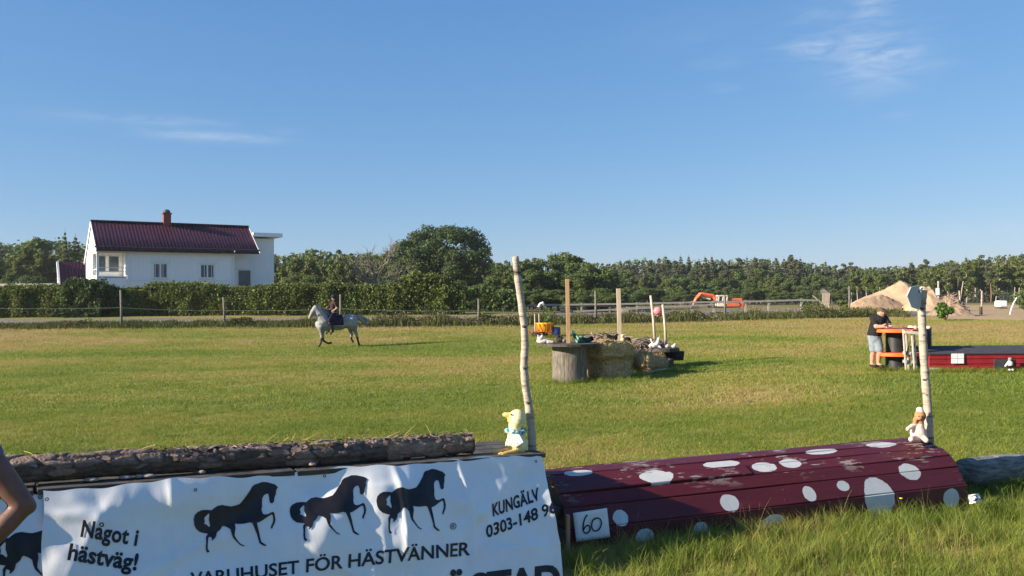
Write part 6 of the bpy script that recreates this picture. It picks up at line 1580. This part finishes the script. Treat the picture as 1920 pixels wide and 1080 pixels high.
s = MB(); s.ell(nk+Vector((0, 0, .235)), (.10, .11, .12), 14); s.cap(nk+Vector((0, .07, .18)), .06, nk+Vector((0, .10, -.05)), .04); blob(s, 'hair', mat('brown_hair', (.06, .035, .02), (.10, .06, .035), 30, .6), ps_, .012, 2)

# ------------------------------------------------------------------ grass
gm = bpy.data.materials.new('grass_blades'); gm.use_nodes = True; n_ = gm.node_tree.nodes; l_ = gm.node_tree.links; bs = n_['Principled BSDF']; bs.inputs['Roughness'].default_value = .55; bs.inputs['Specular IOR Level'].default_value = .25
ai = n_.new('ShaderNodeAttribute'); ai.attribute_type = 'INSTANCER'; ai.attribute_name = 'tint'
ge = n_.new('ShaderNodeNewGeometry'); oi = n_.new('ShaderNodeObjectInfo')
ad = n_.new('ShaderNodeMath'); ad.operation = 'MULTIPLY_ADD'; l_.new(ge.outputs['Random Per Island'], ad.inputs[0]); ad.inputs[1].default_value = .46; l_.new(ai.outputs['Fac'], ad.inputs[2])
a2 = n_.new('ShaderNodeMath'); a2.operation = 'SUBTRACT'; l_.new(ad.outputs[0], a2.inputs[0]); a2.inputs[1].default_value = .20
cr = n_.new('ShaderNodeValToRGB'); e_ = cr.color_ramp.elements; e_[0].position = 0; e_[0].color = (.145, .205, .030, 1); e_[1].position = 1; e_[1].color = (.40, .30, .13, 1)
for p_, c_ in ((.30, (.225, .275, .045, 1)), (.56, (.315, .300, .068, 1)), (.80, (.39, .31, .11, 1))): q = e_.new(p_); q.color = c_
l_.new(a2.outputs[0], cr.inputs[0]); l_.new(cr.outputs[0], bs.inputs['Base Color'])
tr = n_.new('ShaderNodeBsdfTranslucent'); l_.new(cr.outputs[0], tr.inputs['Color']); ms = n_.new('ShaderNodeMixShader'); ms.inputs[0].default_value = .42; l_.new(bs.outputs[0], ms.inputs[1]); l_.new(tr.outputs[0], ms.inputs[2]); l_.new(ms.outputs[0], n_['Material Output'].inputs['Surface'])
def clump(name, n, rad, h0, h1, wid, lean, seed, seg=3):
    r = np.random.default_rng(seed); V = []; F = []
    for i in range(n):
        a = r.uniform(0, 6.28); rr_ = rad*math.sqrt(r.random()); b0 = np.array([math.cos(a)*rr_, math.sin(a)*rr_, -.01]); h = r.uniform(h0, h1); d = r.uniform(0, 6.28); ln = h*lean*r.random()**.7
        w0 = wid*r.uniform(.6, 1.3); f = r.uniform(0, 6.28); sx = np.array([math.cos(f), math.sin(f), 0]); dv = np.array([math.cos(d), math.sin(d), 0]); i0 = len(V)
        for s_ in range(seg):
            t = s_/seg; V += [b0+dv*ln*t*t+np.array([0, 0, h*t*(1-.25*lean*t)])-sx*w0*(1-t*.6), b0+dv*ln*t*t+np.array([0, 0, h*t*(1-.25*lean*t)])+sx*w0*(1-t*.6)]
        V.append(b0+dv*ln+np.array([0, 0, h*(1-.25*lean)]))
        for s_ in range(seg-1): F.append((i0+2*s_, i0+2*s_+1, i0+2*s_+3, i0+2*s_+2))
        F.append((i0+2*seg-2, i0+2*seg-1, i0+2*seg))
    me = bpy.data.meshes.new(name); me.from_pydata([tuple(v) for v in V], [], F); me.materials.append(gm); return me
gcol = bpy.data.collections.new('grass_sources')
src = []
for i in range(4): src.append(clump('short_grass', 42, .13, .025, .075, .0024, .9, 50+i, 2))
for i in range(4): src.append(clump('tall_grass', 34, .11, .12, .36, .0030, .75, 60+i, 4))
for i in range(3): src.append(clump('field_grass', 36, .24, .03, .085, .0060, .8, 70+i, 2))
for i in range(2): src.append(clump('dry_stalk', 7, .12, .28, .55, .0016, .45, 80+i, 4))
for i in range(2): src.append(clump('clover', 16, .10, .03, .07, .011, 1.3, 90+i, 2))
for i, me in enumerate(src):
    o = bpy.data.objects.new('grass_source_%02d' % i, me); gcol.objects.link(o)
rs = np.random.default_rng(99)
PX = []; 
def scatter(y0, y1, per_m2, kind, smin, smax, cond=None, th=0):
    area = .60*(y1*y1-y0*y0)+1.4*(y1-y0); n = int(area*per_m2); y = np.sqrt(rs.uniform(y0*y0, y1*y1, n)); x = rs.uniform(-1, 1, n)*(y*.60+.7)
    ok = np.ones(n, bool)
    # keep clear of the jumps and of bare earth
    cx_, cy_ = x-CF.x, y-CF.y; u_ = cx_*cu.x+cy_*cu.y; w_ = cx_*cw.x+cy_*cw.y; ok &= ~((u_ > -.02) & (u_ < CL+.02) & (w_ > .0) & (w_ < 1.2))
    jx, jy = x-TL.x, y-TL.y; js = jx*bh.x+jy*bh.y; jw = -(jx*bn.x+jy*bn.y); ok &= ~((js > -1.6) & (js < BL+.06) & (jw > -.36) & (jw < .5))
    ok &= ~((x-S1.x)**2+(y-S1.y)**2 < .42**2); ok &= rs.random(n) > dirt(x, y)*1.15
    if kind[0] >= 4 or smax < .9: ok &= ~((np.abs(x-4.58) < .17) & (y > 7.7) & (y < 8.8))
    if cond is not None: ok &= cond(x, y)
    x, y = x[ok], y[ok]; n = len(x); lo, hi = kind
    PX.append(np.stack([x, y, g(x, y), rs.uniform(0, 6.28, n), rs.uniform(smin, smax, n)*(1+.0*y), rs.integers(lo, hi, n), np.clip(tint(x, y)+rs.normal(0, .15, n)+th, 0, 1)], 1))
scatter(3.6, 9, 150, (0, 4), .8, 1.5, None, -.18)
scatter(9, 17, 105, (0, 4), .9, 1.5)
scatter(17, 32, 26, (8, 11), .8, 1.3)
scatter(32, 60, 12, (8, 11), 1.0, 1.7, lambda x, y: rs.random(len(x)) < sm(62, 56, y))
def near_front(x, y):       # long growth before the dotted jump
    w_ = (x-CF.x)*cw.x+(y-CF.y)*cw.y; u_ = (x-CF.x)*cu.x+(y-CF.y)*cu.y
    return (w_ < -.20) & (u_ > -.35) & (rs.random(len(x)) < np.clip(.55+.45*np.exp(w_/.5), 0, 1)*(.55+.9*vnoise(x, y, 1.5, 31)))
scatter(3.6, 9.5, 110, (4, 8), .40, .86, near_front, -.45)
scatter(3.6, 9.5, 55, (4, 8), .28, .52, lambda x, y: (np.abs((x-CF.x)*cu.x+(y-CF.y)*cu.y-CL/2) < CL/2+.3) & (np.abs((x-CF.x)*cw.x+(y-CF.y)*cw.y+.13) < .13), -.30)
scatter(3.6, 9.5, 6, (11, 13), .6, 1.0, near_front, .2)
scatter(8, 12, 60, (4, 8), .4, .9, lambda x, y: ((x-CF.x)*cu.x+(y-CF.y)*cu.y > CL-.1) & ((x-CF.x)*cw.x+(y-CF.y)*cw.y < .6), -.1)
scatter(3.8, 24, 5, (13, 15), .7, 1.6, lambda x, y: vnoise(x, y, .9, 71) > .5, -.35)
scatter(6, 26, 3, (4, 8), .25, .5, lambda x, y: (vnoise(x, y, .8, 44) > .66) & (y > 9))
# unmown tufts at the feet of things
feet = [(S1.x, S1.y, .50), (b1.x, b1.y-.3, .9), (b3.x, b3.y-.3, .8), (S2.x, S2.y, .4), (TB.x, TB.y, .42), (TB.x+.4, TB.y-.5, .45), (F0.x, F0.y, .6), (mbase.x, mbase.y, .25)]
for fx_, fy_, fr_ in feet:
    n = int(150*fr_); a = rs.uniform(0, 6.28, n); r_ = fr_*(1+rs.normal(0, .16, n)); x = fx_+np.cos(a)*r_; y = fy_+np.sin(a)*r_
    PX.append(np.stack([x, y, g(x, y), a, rs.uniform(.35, .75, n), rs.integers(4, 8, n), np.clip(rs.normal(.2, .1, n), 0, 1)], 1))
n = 520; x = RJ.x+rs.uniform(-.1, 5.2, n); y = RJ.y-.10+rs.normal(0, .12, n); PX.append(np.stack([x, y, g(x, y), rs.uniform(0, 6, n), rs.uniform(.3, .65, n), rs.integers(4, 8, n), np.clip(rs.normal(.28, .1, n), 0, 1)], 1))
PX = np.concatenate(PX); me = bpy.data.meshes.new('grass'); me.vertices.add(len(PX)); me.vertices.foreach_set('co', PX[:, :3].astype(np.float32).ravel())
for nm, cix, tp_ in (('rot', 3, 'FLOAT'), ('scl', 4, 'FLOAT'), ('idx', 5, 'INT'), ('tint', 6, 'FLOAT')):
    a = me.attributes.new(nm, tp_, 'POINT'); a.data.foreach_set('value', PX[:, cix].astype(np.int32 if tp_ == 'INT' else np.float32))
go = link('grass', me); tag(go, kind='stuff')
ng = bpy.data.node_groups.new('grass_scatter', 'GeometryNodeTree'); ng.interface.new_socket('Geometry', in_out='INPUT', socket_type='NodeSocketGeometry'); ng.interface.new_socket('Geometry', in_out='OUTPUT', socket_type='NodeSocketGeometry')
gn = ng.nodes; gl_ = ng.links; gi = gn.new('NodeGroupInput'); gout = gn.new('NodeGroupOutput'); mtp = gn.new('GeometryNodeMeshToPoints'); iop = gn.new('GeometryNodeInstanceOnPoints'); ci = gn.new('GeometryNodeCollectionInfo')
ci.inputs['Collection'].default_value = gcol; ci.inputs['Separate Children'].default_value = True; ci.inputs['Reset Children'].default_value = True
def att(nm, dt):
    q = gn.new('GeometryNodeInputNamedAttribute'); q.data_type = dt; q.inputs['Name'].default_value = nm; return q.outputs['Attribute']
cxyz = gn.new('ShaderNodeCombineXYZ'); gl_.new(att('rot', 'FLOAT'), cxyz.inputs[2]); e2r = gn.new('FunctionNodeEulerToRotation'); gl_.new(cxyz.outputs[0], e2r.inputs[0])
gl_.new(gi.outputs[0], mtp.inputs['Mesh']); gl_.new(mtp.outputs[0], iop.inputs['Points']); gl_.new(ci.outputs[0], iop.inputs['Instance']); iop.inputs['Pick Instance'].default_value = True
gl_.new(att('idx', 'INT'), iop.inputs['Instance Index']); gl_.new(e2r.outputs[0], iop.inputs['Rotation']); gl_.new(att('scl', 'FLOAT'), iop.inputs['Scale']); gl_.new(iop.outputs[0], gout.inputs[0])
md = go.modifiers.new('scatter', 'NODES'); md.node_group = ng
print('clumps', len(PX))
# small flowers in the long grass
fl = thing('buttercup', gp(1690, 979)+Vector((0, 0, .22)), 'single yellow buttercup in the long grass before the big white dot', 'flower')
MB().lathe([(0, 0), (.010, .002), (.018, .010), (.015, .012), (0, .006)], n=10).build('petals', mat('buttercup_petals', (.75, .60, .02), rough=.4), fl, True); MB().tube([(0, 0, .002), (.01, 0, -.24)], .0015, 5).build('stem', MT['leaf_bush'], fl)

bpy.data.scenes.remove(TMP)

# ------------------------------------------------------------------ thin evening haze
hz = MB().box((0, 730, 11.5), (3300, 1640, 28)).build('haze', None); tag(hz, kind='stuff')
hm_ = bpy.data.materials.new('thin_haze'); hm_.use_nodes = True; hn = hm_.node_tree.nodes; hn.remove(hn['Principled BSDF'])
pv = hn.new('ShaderNodeVolumePrincipled'); pv.inputs['Color'].default_value = (.90, .95, 1, 1); pv.inputs['Density'].default_value = .0002; pv.inputs['Anisotropy'].default_value = .2
hm_.node_tree.links.new(pv.outputs[0], hn['Material Output'].inputs['Volume']); hz.data.materials.append(hm_)
